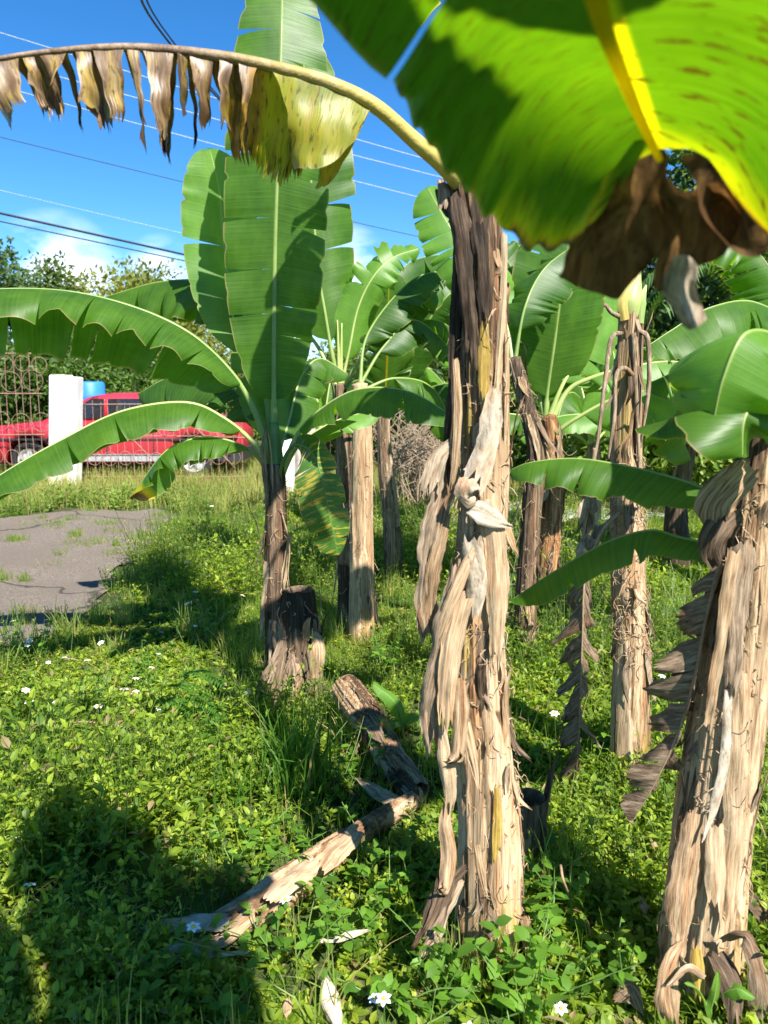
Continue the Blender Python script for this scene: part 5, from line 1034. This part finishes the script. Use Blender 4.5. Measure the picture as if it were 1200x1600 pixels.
BARK = flat_mat('bark', (.17, .13, .10), .9, c2=(.08, .06, .045), nscale=18, bumps=.6)
def tree_proto(name, rad, h, z0, nc, nl, ls, gi, seed, label, cat, grp, loc, tr=.12, limbs=7):
    rs = np.random.RandomState(seed); t = thing(name, (0, 0, 0), label, cat, grp)
    O, D, Nn, L, Wd, C, cs = crown_data(rs, rad, h, nc, nl, ls, GREENS[gi], z0)
    V, Fs, CC = leaves_mesh(O, D, Nn, L, Wd, C); mk('crown', V, Fs, FOL, t, col=CC, smooth=False)
    A = Acc(); top = Vector((rs.uniform(-.2, .2), 0, z0 + h * .6))
    V, Fs = tube_data([(0, 0, -.1), (rs.uniform(-.1, .1), 0, (z0 + h * .6) * .5), top], [tr, tr * .7, tr * .25], 20, 8); A.add(V, Fs)
    for i in range(limbs):
        c = Vector(cs[rs.randint(len(cs))]); s = Vector((0, 0, max(.1, min(c.z * .6, z0 + h * .5))))
        V, Fs = tube_data([s, (s + c) / 2 + Vector((0, 0, .1)), c], [tr * .45, tr * .25, tr * .08], 10, 6); A.add(V, Fs)
    A.build('trunk' if name != 'bush' else 'stems', BARK, t)
    t.location = loc
    return t
def dup(root, loc, rotz, s, label):
    r = root.copy(); sc.collection.objects.link(r); r.location = loc; r.rotation_euler = (0, 0, rotz); r.scale = (s, s, s); r['label'] = label
    for ch in list(root.children):
        c = ch.copy(); sc.collection.objects.link(c); c.parent = r
    return r
rs = random.Random(4)
GB = 'bushes growing behind the yard'
bush = tree_proto('bush', 1.6, 2.6, .0, 34, 9500, .16, 0, 1, 'dense dark bush behind the fence at the far left', 'bush', GB, (P(30, 600, 17).x, 17, 0))
spots = [(130, 17.5, .95, 'rounded green bush behind the white pillar'), (-90, 16.5, 1.1, 'dense bush beyond the left edge of the fence'), (232, 18.5, .9, 'green bush behind the roof of the red car'), (320, 21, .85, 'low bush behind the tail of the red car'),
         (470, 16, .75, 'bush behind the grey concrete gatepost'), (560, 17, .85, 'bush behind the pale straw banana trunk'), (660, 14.5, .85, 'bush between slender dark banana plant and big centre trunk'), (760, 17, 1.1, 'large bush straight behind the big centre trunk'), (905, 12.5, .75, 'bush behind the gravel path left of the slim budded trunk')]
for i, (px, y, s, lab) in enumerate(spots): dup(bush, (P(px, 600, y).x, y, 0), rs.uniform(0, 6), s, lab)
bush2 = tree_proto('bush', 1.3, 1.9, .0, 30, 6500, .12, 1, 2, 'bright leafy shrub right of the slim budded trunk', 'bush', GB, (P(1050, 700, 9.6).x, 9.6, 0))
for i, (px, y, s, lab) in enumerate([(1135, 10.5, 1.25, 'broad bright shrub behind the right edge trunk'), (1010, 12, 1.1, 'bright shrub behind the gravel path and slim trunk'), (1230, 11, 1.5, 'tall bright shrub beyond the right edge of the yard'), (840, 13.5, 1.1, 'bright shrub behind the fan leaved banana plant'), (270, 17, .65, 'yellow green shrub just behind the red car')]):
    dup(bush2, (P(px, 600, y).x, y, 0), rs.uniform(0, 6), s, lab)
GT = 'trees beyond the yard'
t1 = tree_proto('tree', 1.9, 4.2, 2.0, 34, 8500, .17, 2, 3, 'open crowned tree at the far left above the fence', 'tree', GT, (P(45, 500, 24).x, 24, -.3), .16, 12)
dup(t1, (P(-80, 500, 21).x, 21, 0), 2, 1.0, 'open crowned tree cut by the left edge')
t2 = tree_proto('tree', 2.4, 3.7, 1.6, 44, 12000, .18, 3, 4, 'yellow green broad tree behind the car and arching leaf', 'tree', GT, (P(200, 500, 26).x, 26, 0), .18, 10)
dup(t2, (P(118, 500, 27).x, 27, -.7), 1, .9, 'lower yellow green tree left of the broad one'); dup(t2, (P(300, 500, 30).x, 30, -.9), 4, .95, 'pale green tree far behind the arching leaves'); dup(t2, (P(560, 500, 30).x, 30, -2.2), 3, 1.0, 'low tree crown far behind the pale straw trunk')
dup(t2, (P(700, 500, 30).x, 30, -1.4), 5, 1.0, 'tree crown far left of the big centre trunk'); dup(t2, (P(860, 500, 27).x, 27, -.6), 2.5, 1.1, 'tree crown far right of the big centre trunk')
t3 = tree_proto('tree', 2.2, 4.2, 1.4, 44, 12000, .15, 2, 5, 'tall dark tree at the upper right with sky showing through', 'tree', GT, (P(1130, 500, 12.5).x, 12.5, .2), .16, 16)
dup(t3, (P(1010, 500, 15).x, 15, -.4), 2.2, 1.0, 'dark tree behind the slim budded trunk'); dup(t3, (P(1260, 500, 12).x, 12, .5), 1.2, 1.2, 'dark tree cut by the right edge')
# palm
pm = thing('palm', (P(1165, 500, 9.5).x, 9.5, 0), 'small palm with feathery fronds under the dark tree at the right', 'palm')
pb_ = P(1175, 470, 9.5)
tube('trunk', [(pb_.x, 9.5, -.05), (pb_.x + .02, 9.5, 1.3), pb_], [.1, .08, .06], BARK, pm, n=14)
rs2 = np.random.RandomState(3)
for k in range(9):
    az = k * .7 + .2; d = np.array([math.cos(az), math.sin(az) * .8, 0]); c = spline([np.array(pb_), np.array(pb_) + d * .5 + [0, 0, .5], np.array(pb_) + d * 1.1 + [0, 0, .45], np.array(pb_) + d * 1.6 + [0, 0, -.1]], 40)
    O = np.repeat(c[4:], 2, 0); T = np.repeat(nrm(np.gradient(c, axis=0))[4:], 2, 0); sgn = np.tile([1, -1], len(c) - 4)[:, None]
    S = nrm(np.cross(T, [0, 0, 1])); D = T * .5 + S * sgn - [0, 0, .35]; n_ = len(O)
    V, Fs, CC = leaves_mesh(O, D, np.tile([0, 0, 1.0], (n_, 1)), rs2.uniform(.3, .42, n_), np.full(n_, .035), np.tile([.07, .14, .035], (n_, 1)) * rs2.uniform(.7, 1.4, (n_, 1))); mk('frond', V, Fs, FOL, pm, col=CC, smooth=False)
# dry brush heap
bx_ = P(668, 740, 9.6)
A = Acc(); r3 = random.Random(8)
for i in range(170):
    x = bx_.x + r3.uniform(-.45, .5); y = 9.6 + r3.uniform(-.4, .4); h = r3.uniform(.5, 1.3)
    V, Fs = tube_data([(x, y, 0), (x + r3.uniform(-.3, .3), y, h * .7), (x + r3.uniform(-.5, .5), y + r3.uniform(-.2, .2), h), (x + r3.uniform(-.7, .7), y, h * .5)], [.008, .005, .003], 12, 4); A.add(V, Fs[:1])
tag(A.build('dry_vines', flat_mat('dry_vine', (.36, .27, .19), .9), origin=None), 'heap of dry brown vines left of the big centre trunk', 'dry vines')

# ------------------------------------------------------------------ ground cover (weeds and grass nobody could count)
rs = np.random.RandomState(77)
def smooth_noise(x, y, s, seed):
    r = np.random.RandomState(seed); v = 0
    for k in range(5):
        a, b, c, d = r.uniform(-1, 1, 2), r.uniform(0, 6.28), r.uniform(.5, 1.6), r.uniform(0, 6.28)
        v = v + np.sin((x * a[0] + y * a[1]) * s * c + b + 1.3 * np.sin((x * a[1] - y * a[0]) * s * .7 + d))
    return v / 5
def sample(n, y0, y1, mx_=.62, mg=.5):
    Yv = np.sqrt(rs.uniform(y0 ** 2, y1 ** 2, n)); Xv = rs.uniform(-1, 1, n) * (Yv * mx_ + mg); return Xv, Yv
GPATCH = [(G(95, 1190), .42), (G(40, 1230), .3), (G(150, 760), 1.0)]
def keep(x, y, asph=True):
    k = ~inpoly(x + .12 * np.sin(y * 7) + .09 * np.sin(x * 17 + y * 11), y + .13 * np.sin(x * 5) + .10 * np.sin(x * 13 - y * 9), ASPH) if asph else np.ones(len(x), bool)
    return k
CLR = [((G(655, 1245), G(340, 1448)), .075), ((G(655, 1245), G(560, 1120)), .07), ((G(340, 1448), G(235, 1470)), .06), ((G(474, 1115), G(474, 1100)), .10)]
def clear(x, y):
    ok = np.ones(len(x), bool)
    for (a, b), r in CLR:
        dx, dy = b.x - a.x, b.y - a.y; t = np.clip(((x - a.x) * dx + (y - a.y) * dy) / (dx * dx + dy * dy), 0, 1)
        ok &= (x - a.x - t * dx) ** 2 + (y - a.y - t * dy) ** 2 > r * r
    return ok
def weeds(nsh, y0, y1, lsz, det, seed, hmul=1.0, pairs=4, cols=((.09, .165, .012), (.40, .46, .045))):
    x, y = sample(nsh, y0, y1); k = keep(x, y)
    gp_ = np.zeros(len(x), bool)
    for c, r in GPATCH[:2]: gp_ |= (x - c.x) ** 2 + (y - c.y) ** 2 < r * r
    k &= ~(gp_ & (rs.rand(len(x)) < .8)) & (rs.rand(len(x)) > .8 * (smooth_noise(x, y, 4.2, 91) > .22)) & clear(x, y); x, y = x[k], y[k]; n = len(x)
    hn = smooth_noise(x, y, 2.4, seed)
    sp = smooth_noise(x, y, 1.9, 55) + rs.normal(0, .28, n); A1 = sp > .12; B1 = sp < -.3      # three kinds of weed growing in patches
    bare = smooth_noise(x, y, 4.2, 91)
    h = hmul * (.02 + .27 * np.clip(hn * 1.5 + .35, 0, 1.5) * rs.uniform(.4, 1.25, n)) * np.where(rs.rand(n) < .06, 1.7, 1) * np.clip(1.15 - bare, .4, 1.2)
    z = gz(x, y); lean = rs.normal(0, .34, (n, 2)); kn = smooth_noise(x, y, 5.0, seed + 9)
    Os, Ds, Ns, Ls, Ws, Cs = [], [], [], [], [], []
    cbase = np.clip(.42 + .5 * smooth_noise(x, y, 3.1, seed + 4) + rs.normal(0, .24, n) - .15 * B1, 0, 1)
    az0 = rs.uniform(0, 6.28, n); lsc = lsz * rs.uniform(.45, 1.2, n) * (1 + .3 * kn) * np.where(A1, 1.35, np.where(B1, .8, .75)); asp = np.where(A1, rs.uniform(.42, .6, n), np.where(B1, rs.uniform(.16, .28, n), rs.uniform(.55, .8, n)))
    for p in range(pairs):
        t = (p + .6) / pairs; px_ = x + lean[:, 0] * h * t; py_ = y + lean[:, 1] * h * t; pz = z + h * t
        for sgn in (0, 1):
            az = az0 + p * 1.57 + sgn * math.pi + rs.normal(0, .3, n); el = np.radians(rs.normal(14 + 26 * t, 20, n))
            D = np.stack([np.cos(az) * np.cos(el), np.sin(az) * np.cos(el), np.sin(el)], 1)
            Nn = nrm(np.stack([-np.cos(az) * np.sin(el), -np.sin(az) * np.sin(el), np.cos(el)], 1) + rs.normal(0, .25, (n, 3)))
            L = lsc * (1.1 - .45 * t) * rs.uniform(.75, 1.25, n)
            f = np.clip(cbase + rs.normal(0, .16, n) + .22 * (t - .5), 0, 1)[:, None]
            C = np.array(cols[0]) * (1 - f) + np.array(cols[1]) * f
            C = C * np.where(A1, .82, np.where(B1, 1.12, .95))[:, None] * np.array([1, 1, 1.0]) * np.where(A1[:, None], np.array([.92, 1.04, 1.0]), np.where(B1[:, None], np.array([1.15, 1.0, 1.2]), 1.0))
            dry = rs.rand(n) < .03; C[dry] = np.array([.34, .25, .12]) * rs.uniform(.4, 1.2, (int(dry.sum()), 1))
            Os.append(np.stack([px_, py_, pz], 1)); Ds.append(D); Ns.append(Nn); Ls.append(L); Ws.append(L * asp); Cs.append(C)
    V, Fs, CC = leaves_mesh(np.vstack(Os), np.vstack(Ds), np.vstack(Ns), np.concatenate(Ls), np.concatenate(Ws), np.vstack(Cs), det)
    # stems as slim crossed blades
    r_ = .0012 + .0006 * (y > 4); T = np.stack([lean[:, 0] * h, lean[:, 1] * h, h], 1); B = np.stack([x, y, z], 1)
    sd2 = np.stack([r_, 0 * r_, 0 * r_], 1)
    SV = np.stack([B - sd2, B + sd2, B + T + sd2, B + T - sd2], 1).reshape(-1, 3); SF = (np.arange(n) * 4)[:, None] + np.array([[0, 1, 2, 3]])
    return V, Fs, CC, SV, SF.astype(np.int32)
A = Acc()
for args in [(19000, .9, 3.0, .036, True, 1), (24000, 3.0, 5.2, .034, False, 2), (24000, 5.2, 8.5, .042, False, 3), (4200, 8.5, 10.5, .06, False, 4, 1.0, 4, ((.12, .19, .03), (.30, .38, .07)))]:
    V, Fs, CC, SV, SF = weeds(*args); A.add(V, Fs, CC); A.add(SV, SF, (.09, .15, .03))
tag(A.build('ground_cover', WEED, smooth=False), 'low leafy green weeds covering the yard', 'weeds', kind='stuff')
def blades(x, y, h, wd, col, lean=.5, seed=0):
    r = np.random.RandomState(seed); n = len(x); z = gz(x, y) - .005; az = r.uniform(0, 6.28, n); ln = np.abs(r.normal(0, lean, n)) * h
    dx, dy = np.cos(az), np.sin(az); az2 = r.uniform(0, 6.28, n); sx2, sy2 = np.cos(az2) * wd, np.sin(az2) * wd
    rows = []
    for t, wv in ((0, 1), (.45, .85), (.8, .5), (1, .06)):
        cx = x + dx * ln * t ** 1.8; cy = y + dy * ln * t ** 1.8; cz = z + h * (t - .25 * (ln / h) * t ** 3)
        rows += [np.stack([cx - sx2 * wv, cy - sy2 * wv, cz], 1), np.stack([cx + sx2 * wv, cy + sy2 * wv, cz], 1)]
    V = np.stack(rows, 1).reshape(-1, 3); b = (np.arange(n) * 8)[:, None]
    Fq = np.concatenate([b + np.array([[2 * k, 2 * k + 1, 2 * k + 3, 2 * k + 2]]) for k in range(3)]).astype(np.int32)
    return V, Fq, np.repeat(col, 8, 0)
def gcol(n, c1, c2, seed, dry=.12):
    r = np.random.RandomState(seed); f = r.rand(n, 1); C = np.array(c1) * (1 - f) + np.array(c2) * f; d = r.rand(n) < dry; C[d] = np.array([.34, .27, .11]) * r.uniform(.7, 1.2, (d.sum(), 1)); return C
A = Acc()
x, y = sample(42000, .9, 5.0); gn = smooth_noise(x, y, 3.3, 21); k = keep(x, y) & (rs.rand(len(x)) < .35 + .6 * gn); x, y, gn = x[k], y[k], gn[k]; A.add(*blades(x, y, rs.uniform(.04, .15, len(x)) * (1.1 + .5 * gn), .0017, gcol(len(x), (.09, .17, .015), (.26, .38, .05), 1), .6, 1))
for (c, r), nn in zip(GPATCH[:2], (15000, 7000)):
    q = rs.normal(0, .5, (nn, 2)) * r; x, y = c.x + q[:, 0], c.y + q[:, 1]; A.add(*blades(x, y, rs.uniform(.03, .10, nn), .0012, gcol(nn, (.13, .19, .04), (.26, .32, .09), 2, .35), .7, 2))
x, y = sample(26000, 5.0, 9.0); k = keep(x, y); x, y = x[k], y[k]; A.add(*blades(x, y, rs.uniform(.05, .15, len(x)), .003, gcol(len(x), (.08, .16, .015), (.20, .32, .05), 3), .5, 3))
x, y = sample(42000, 9.0, 16.0); k = keep(x, y) & ~((x > 1.2) & (x < 5.5) & (y > 9.5) & (y < 10.9)); x, y = x[k], y[k]; A.add(*blades(x, y, rs.uniform(.08, .30, len(x)), .005, gcol(len(x), (.20, .27, .05), (.40, .44, .14), 4, .4), .4, 4))
# taller tufts standing up here and there
tx, ty, th = [], [], []
cx, cy = sample(210, 1.3, 8.5); k = keep(cx, cy) & clear(cx, cy)
for a_, b_ in zip(cx[k], cy[k]):
    m_ = rs.randint(14, 60); tx.append(a_ + rs.normal(0, .035, m_)); ty.append(b_ + rs.normal(0, .035, m_)); th.append(rs.uniform(.4, 1, m_) * rs.uniform(.14, .34))
x, y, hh = np.concatenate(tx), np.concatenate(ty), np.concatenate(th); A.add(*blades(x, y, hh, .0026, gcol(len(x), (.12, .20, .03), (.36, .42, .12), 6, .2), .45, 6))
# thin tufts on the driveway and along cracks
tx, ty = [], []
for px, py, sp_, nn in [(120, 822, .5, 14), (200, 812, .5, 14), (150, 850, .4, 9), (20, 905, .25, 7), (5, 845, .3, 6), (175, 872, .3, 9), (60, 985, .3, 6), (235, 835, .4, 16)]:
    g_ = G(px, py)
    for _ in range(nn // 2 + 1):
        cx, cy = g_.x + rs.normal(0, sp_ * 1.2), g_.y + rs.normal(0, sp_ * .5); m_ = rs.randint(12, 90); r_ = rs.uniform(.02, .09)
        tx.append(cx + rs.normal(0, r_, m_)); ty.append(cy + rs.normal(0, r_, m_))
x, y = np.concatenate(tx), np.concatenate(ty); V, Fq, C = blades(x, y, rs.uniform(.04, .10, len(x)), .003, gcol(len(x), (.10, .18, .02), (.22, .30, .06), 5), .6, 5); V[:, 2] += .02; A.add(V, Fq, C)
tag(A.build('grass', WEED, smooth=False), 'short grass growing through the weeds and verge', 'grass', kind='stuff')
# dead leaf litter and straw
x, y = sample(5200, .9, 6.5); nz_ = smooth_noise(x, y, 2.8, 33); k = keep(x, y) & (rs.rand(len(x)) < .25 + .8 * nz_); x, y = x[k], y[k]; n_ = len(x); az = rs.uniform(0, 6.28, n_)
V, Fs, CC = leaves_mesh(np.stack([x, y, gz(x, y) + rs.uniform(.01, .07, n_)], 1), np.stack([np.cos(az), np.sin(az), rs.normal(0, .25, n_)], 1), nrm(np.stack([rs.normal(0, .4, n_), rs.normal(0, .4, n_), np.ones(n_)], 1)), rs.uniform(.02, .09, n_), rs.uniform(.004, .02, n_), np.array([.36, .27, .17]) * rs.uniform(.35, 1.3, (n_, 1)), True, .1)
tag(mk('leaf_litter', V, Fs, WEED, col=CC, smooth=False), 'scattered dry leaf bits lying among the weeds', 'leaf litter', kind='stuff')
# long bladed grass clump
def clump(px, py, nb, h, label, seed, spread=.06):
    g_ = G(px, py); r = np.random.RandomState(seed); x = g_.x + r.normal(0, spread, nb); y = g_.y + r.normal(0, spread, nb)
    V, Fq, C = blades(x, y, r.uniform(.5, 1, nb) * h, .0045, gcol(nb, (.05, .13, .015), (.12, .24, .03), seed, .03), .45, seed)
    tag(mk('grass_clump', V, [Fq], WEED, col=C, smooth=False, origin=(g_.x, g_.y, 0)), label, 'grass clump', 'clumps of long grass')
clump(465, 1235, 130, .42, 'clump of long bladed grass left of the leaning stump', 1); clump(375, 1260, 40, .22, 'small low clump of arching grass left of the big clump', 2); clump(850, 1060, 90, .25, 'grass clump between the crooked dark trunk and hanging dead leaf', 3, .12); clump(1060, 1120, 60, .2, 'grass clump between the slim trunk and right edge trunk', 4, .1)
# plants with larger leaves in the foreground
def bigweed(px, py, h, n, ls, label, seed, cols=((.06, .14, .015), (.15, .30, .03))):
    g_ = G(px, py); r = np.random.RandomState(seed); O, D, Nn = [], [], []
    st = Acc()
    for i in range(n // 8 + 2):
        b = np.array([g_.x + r.normal(0, .05), g_.y + r.normal(0, .04), 0]); tp_ = b + [r.normal(0, .09), r.normal(0, .07), h * r.uniform(.6, 1.1)]
        V, Fs = tube_data([b, (b + tp_) / 2 + r.normal(0, .01, 3), tp_], [.0025, .002, .0012], 8, 5); st.add(V, Fs[:1])
        for k in range(8):
            t = r.uniform(.25, 1.0); p = b + (tp_ - b) * t; az = r.uniform(0, 6.28); O.append(p); D.append([math.cos(az), math.sin(az), r.uniform(-.1, .6)]); Nn.append([r.normal(0, .3), r.normal(0, .3), 1])
    O, D, Nn = map(np.array, (O, D, Nn)); m_ = len(O); f = r.rand(m_, 1); C = np.array(cols[0]) * (1 - f) + np.array(cols[1]) * f; L = r.uniform(.6, 1.2, m_) * ls
    t_ = thing('leafy_weed', (g_.x, g_.y, 0), label, 'weed', 'taller leafy weeds')
    V, Fs, CC = leaves_mesh(O, nrm(D), nrm(Nn), L, L * r.uniform(.5, .7, m_), C, True); mk('leaves', V, Fs, WEED, t_, col=CC, smooth=True); st.build('stems', RIBD, t_)
for i, (px, py, h, n, ls, lab) in enumerate([(860, 1500, .22, 40, .065, 'leafy weed with rounded leaves right of the big trunk foot'), (810, 1590, .20, 46, .075, 'broad leaved bright weed at the bottom edge below the big trunk'), (645, 1420, .20, 26, .05, 'small weed with oval leaves left of the big trunk foot'), (460, 1500, .18, 50, .06, 'sunlit weed just below the fallen stem'),
        (560, 1480, .16, 40, .055, 'sunlit weed left of the big trunk foot'), (650, 1590, .12, 44, .06, 'bright low weed at the bottom edge left of centre'), (340, 1580, .12, 50, .055, 'bright low weed at the bottom edge below the fallen stem'), (60, 1400, .14, 30, .06, 'bright low weed at the left edge of the yard'), (430, 1330, .12, 30, .055, 'weed with oval leaves above the fallen stem'), (590, 1360, .16, 24, .05, 'weed growing between the fallen stem and big trunk'), (1000, 1560, .2, 20, .04, 'thin weed left of the right edge trunk foot'), (980, 1290, .12, 30, .05, 'shaded weed in front of the slim trunk'), (230, 1270, .12, 36, .05, 'weed on the left by the shadow edge'), (880, 1420, .16, 30, .06, 'shaded broad leaved weed between the two big trunks'), (300, 1010, .3, 60, .05, 'tall leafy weed in the shade beyond the twig on the left'), (230, 1090, .26, 60, .05, 'mid height weed just above the bare twig'), (330, 1200, .24, 54, .05, 'leafy weed left of the long grass clump'), (560, 1230, .22, 50, .05, 'weed under the leaning stem near the log'), (600, 1050, .26, 60, .05, 'leafy weed behind the small banana shoot'), (130, 1120, .2, 50, .045, 'weed at the left end of the bare twig'), (400, 1400, .14, 44, .05, 'weed growing against the upper side of the log'), (520, 1400, .16, 50, .05, 'weed growing against the lower side of the log'), (160, 1330, .16, 44, .05, 'weed inside the large shadow on the lower left'), (900, 1220, .24, 60, .05, 'leafy weed at the tip of the hanging dead leaf'), (720, 1560, .18, 44, .05, 'weed hiding the left foot of the big trunk'), (40, 1050, .26, 60, .05, 'tall weed at the near edge of the paving on the left')]):
    bigweed(px, py, h, int(n * 1.25), ls * .74, lab, 500 + i)
# feathery compound-leaf seedling
g_ = G(300, 1130); fn = thing('fern_like_weed', (g_.x, g_.y, 0), 'feathery compound leaved weed in the shade left of the young plant', 'weed')
for k, (dx, dz, l) in enumerate([(.02, .26, .16), (-.05, .20, .17), (.0, .14, .15), (-.10, .13, .14), (.06, .10, .13)]):
    c = spline([(g_.x, g_.y, .05), (g_.x + dx * .5, g_.y - .02, dz * .7), (g_.x + dx, g_.y - .04, dz), (g_.x + dx + l * .4, g_.y - .10, dz + .02), (g_.x + dx + l, g_.y - .14, dz - .01)], 30)
    O = np.repeat(c[12:], 2, 0); T = np.repeat(nrm(np.gradient(c, axis=0))[12:], 2, 0); n_ = len(O); sgn = np.tile([1, -1], n_ // 2)[:, None]; S = nrm(np.cross(T, [0, 0, 1]))
    V, Fs, CC = leaves_mesh(O, S * sgn + T * .3, np.tile([0, -.3, 1.0], (n_, 1)), np.full(n_, .045), np.full(n_, .013), np.tile([.06, .17, .02], (n_, 1))); mk('frond', V, Fs, WEED, fn, col=CC, smooth=False)
# white daisies
PET = flat_mat('petal_white', (.82, .82, .78), .6, c2=(.74, .74, .70)); YEL = flat_mat('flower_yellow', (.75, .50, .03), .6)
fw = thing('wildflower', (0, 0, 0), 'small white daisy with a yellow centre among the weeds', 'flower', 'white daisies scattered through the weeds')
n_ = 6; az = np.arange(n_) * 2 * math.pi / n_; O = np.stack([.003 * np.cos(az), .003 * np.sin(az), np.full(n_, .2)], 1); D = np.stack([np.cos(az), np.sin(az), np.full(n_, .15)], 1)
V, Fs, CC = leaves_mesh(O, D, np.tile([0, 0, 1.0], (n_, 1)), np.full(n_, .014), np.full(n_, .011), np.ones((n_, 3)), True); mk('petals', V, Fs, PET, fw)
V, Fs = tube_data([(0, 0, .198), (0, 0, .203), (0, 0, .206)], [.004, .005, .001], 6, 8, ref=(1, 0, 0)); mk('flower_head', V, Fs, YEL, fw)
V, Fs = tube_data([(.01, .01, 0), (.006, 0, .1), (0, 0, .199)], [.0015, .001, .001], 8, 5, ref=(1, 0, 0)); mk('stem', V, Fs, RIBD, fw)
fpx = [(12, 1318), (18, 1405), (5, 1455), (280, 1448), (490, 1405), (615, 1530), (622, 1545), (750, 1550), (900, 1545), (115, 1085), (185, 1080), (205, 1062), (232, 1065), (10, 1065), (14, 1110), (5, 1120), (230, 1020), (70, 1028), (30, 1000), (32, 970), (68, 985), (95, 1030), (300, 925), (312, 935), (290, 880), (270, 865), (330, 900), (340, 845), (380, 1075), (300, 975), (130, 1035), (180, 990), (350, 800), (330, 790), (380, 830), (365, 860), (390, 880), (280, 835), (310, 850), (960, 1030), (870, 1105), (1020, 1050), (320, 820), (50, 1085), (150, 1100), (218, 1045), (250, 1090), (345, 925), (250, 940)]
r5 = random.Random(3)
for i, (px, py) in enumerate(fpx):
    s = r5.uniform(.7, 1.15) * (1.1 if py > 1290 else 1.15 if py > 950 else 1.6); hgt = .2 * s * .9
    q = G(px, py, min(hgt, .2))
    o = fw if i == 0 else fw.copy()
    if i:
        sc.collection.objects.link(o)
        for ch in list(fw.children): c = ch.copy(); sc.collection.objects.link(c); c.parent = o
    o.location = (q.x, q.y, q.z - .2 * s); o.scale = (s, s, s); o.rotation_euler = (r5.uniform(-.2, .45), r5.uniform(-.35, .35), r5.uniform(0, 6))
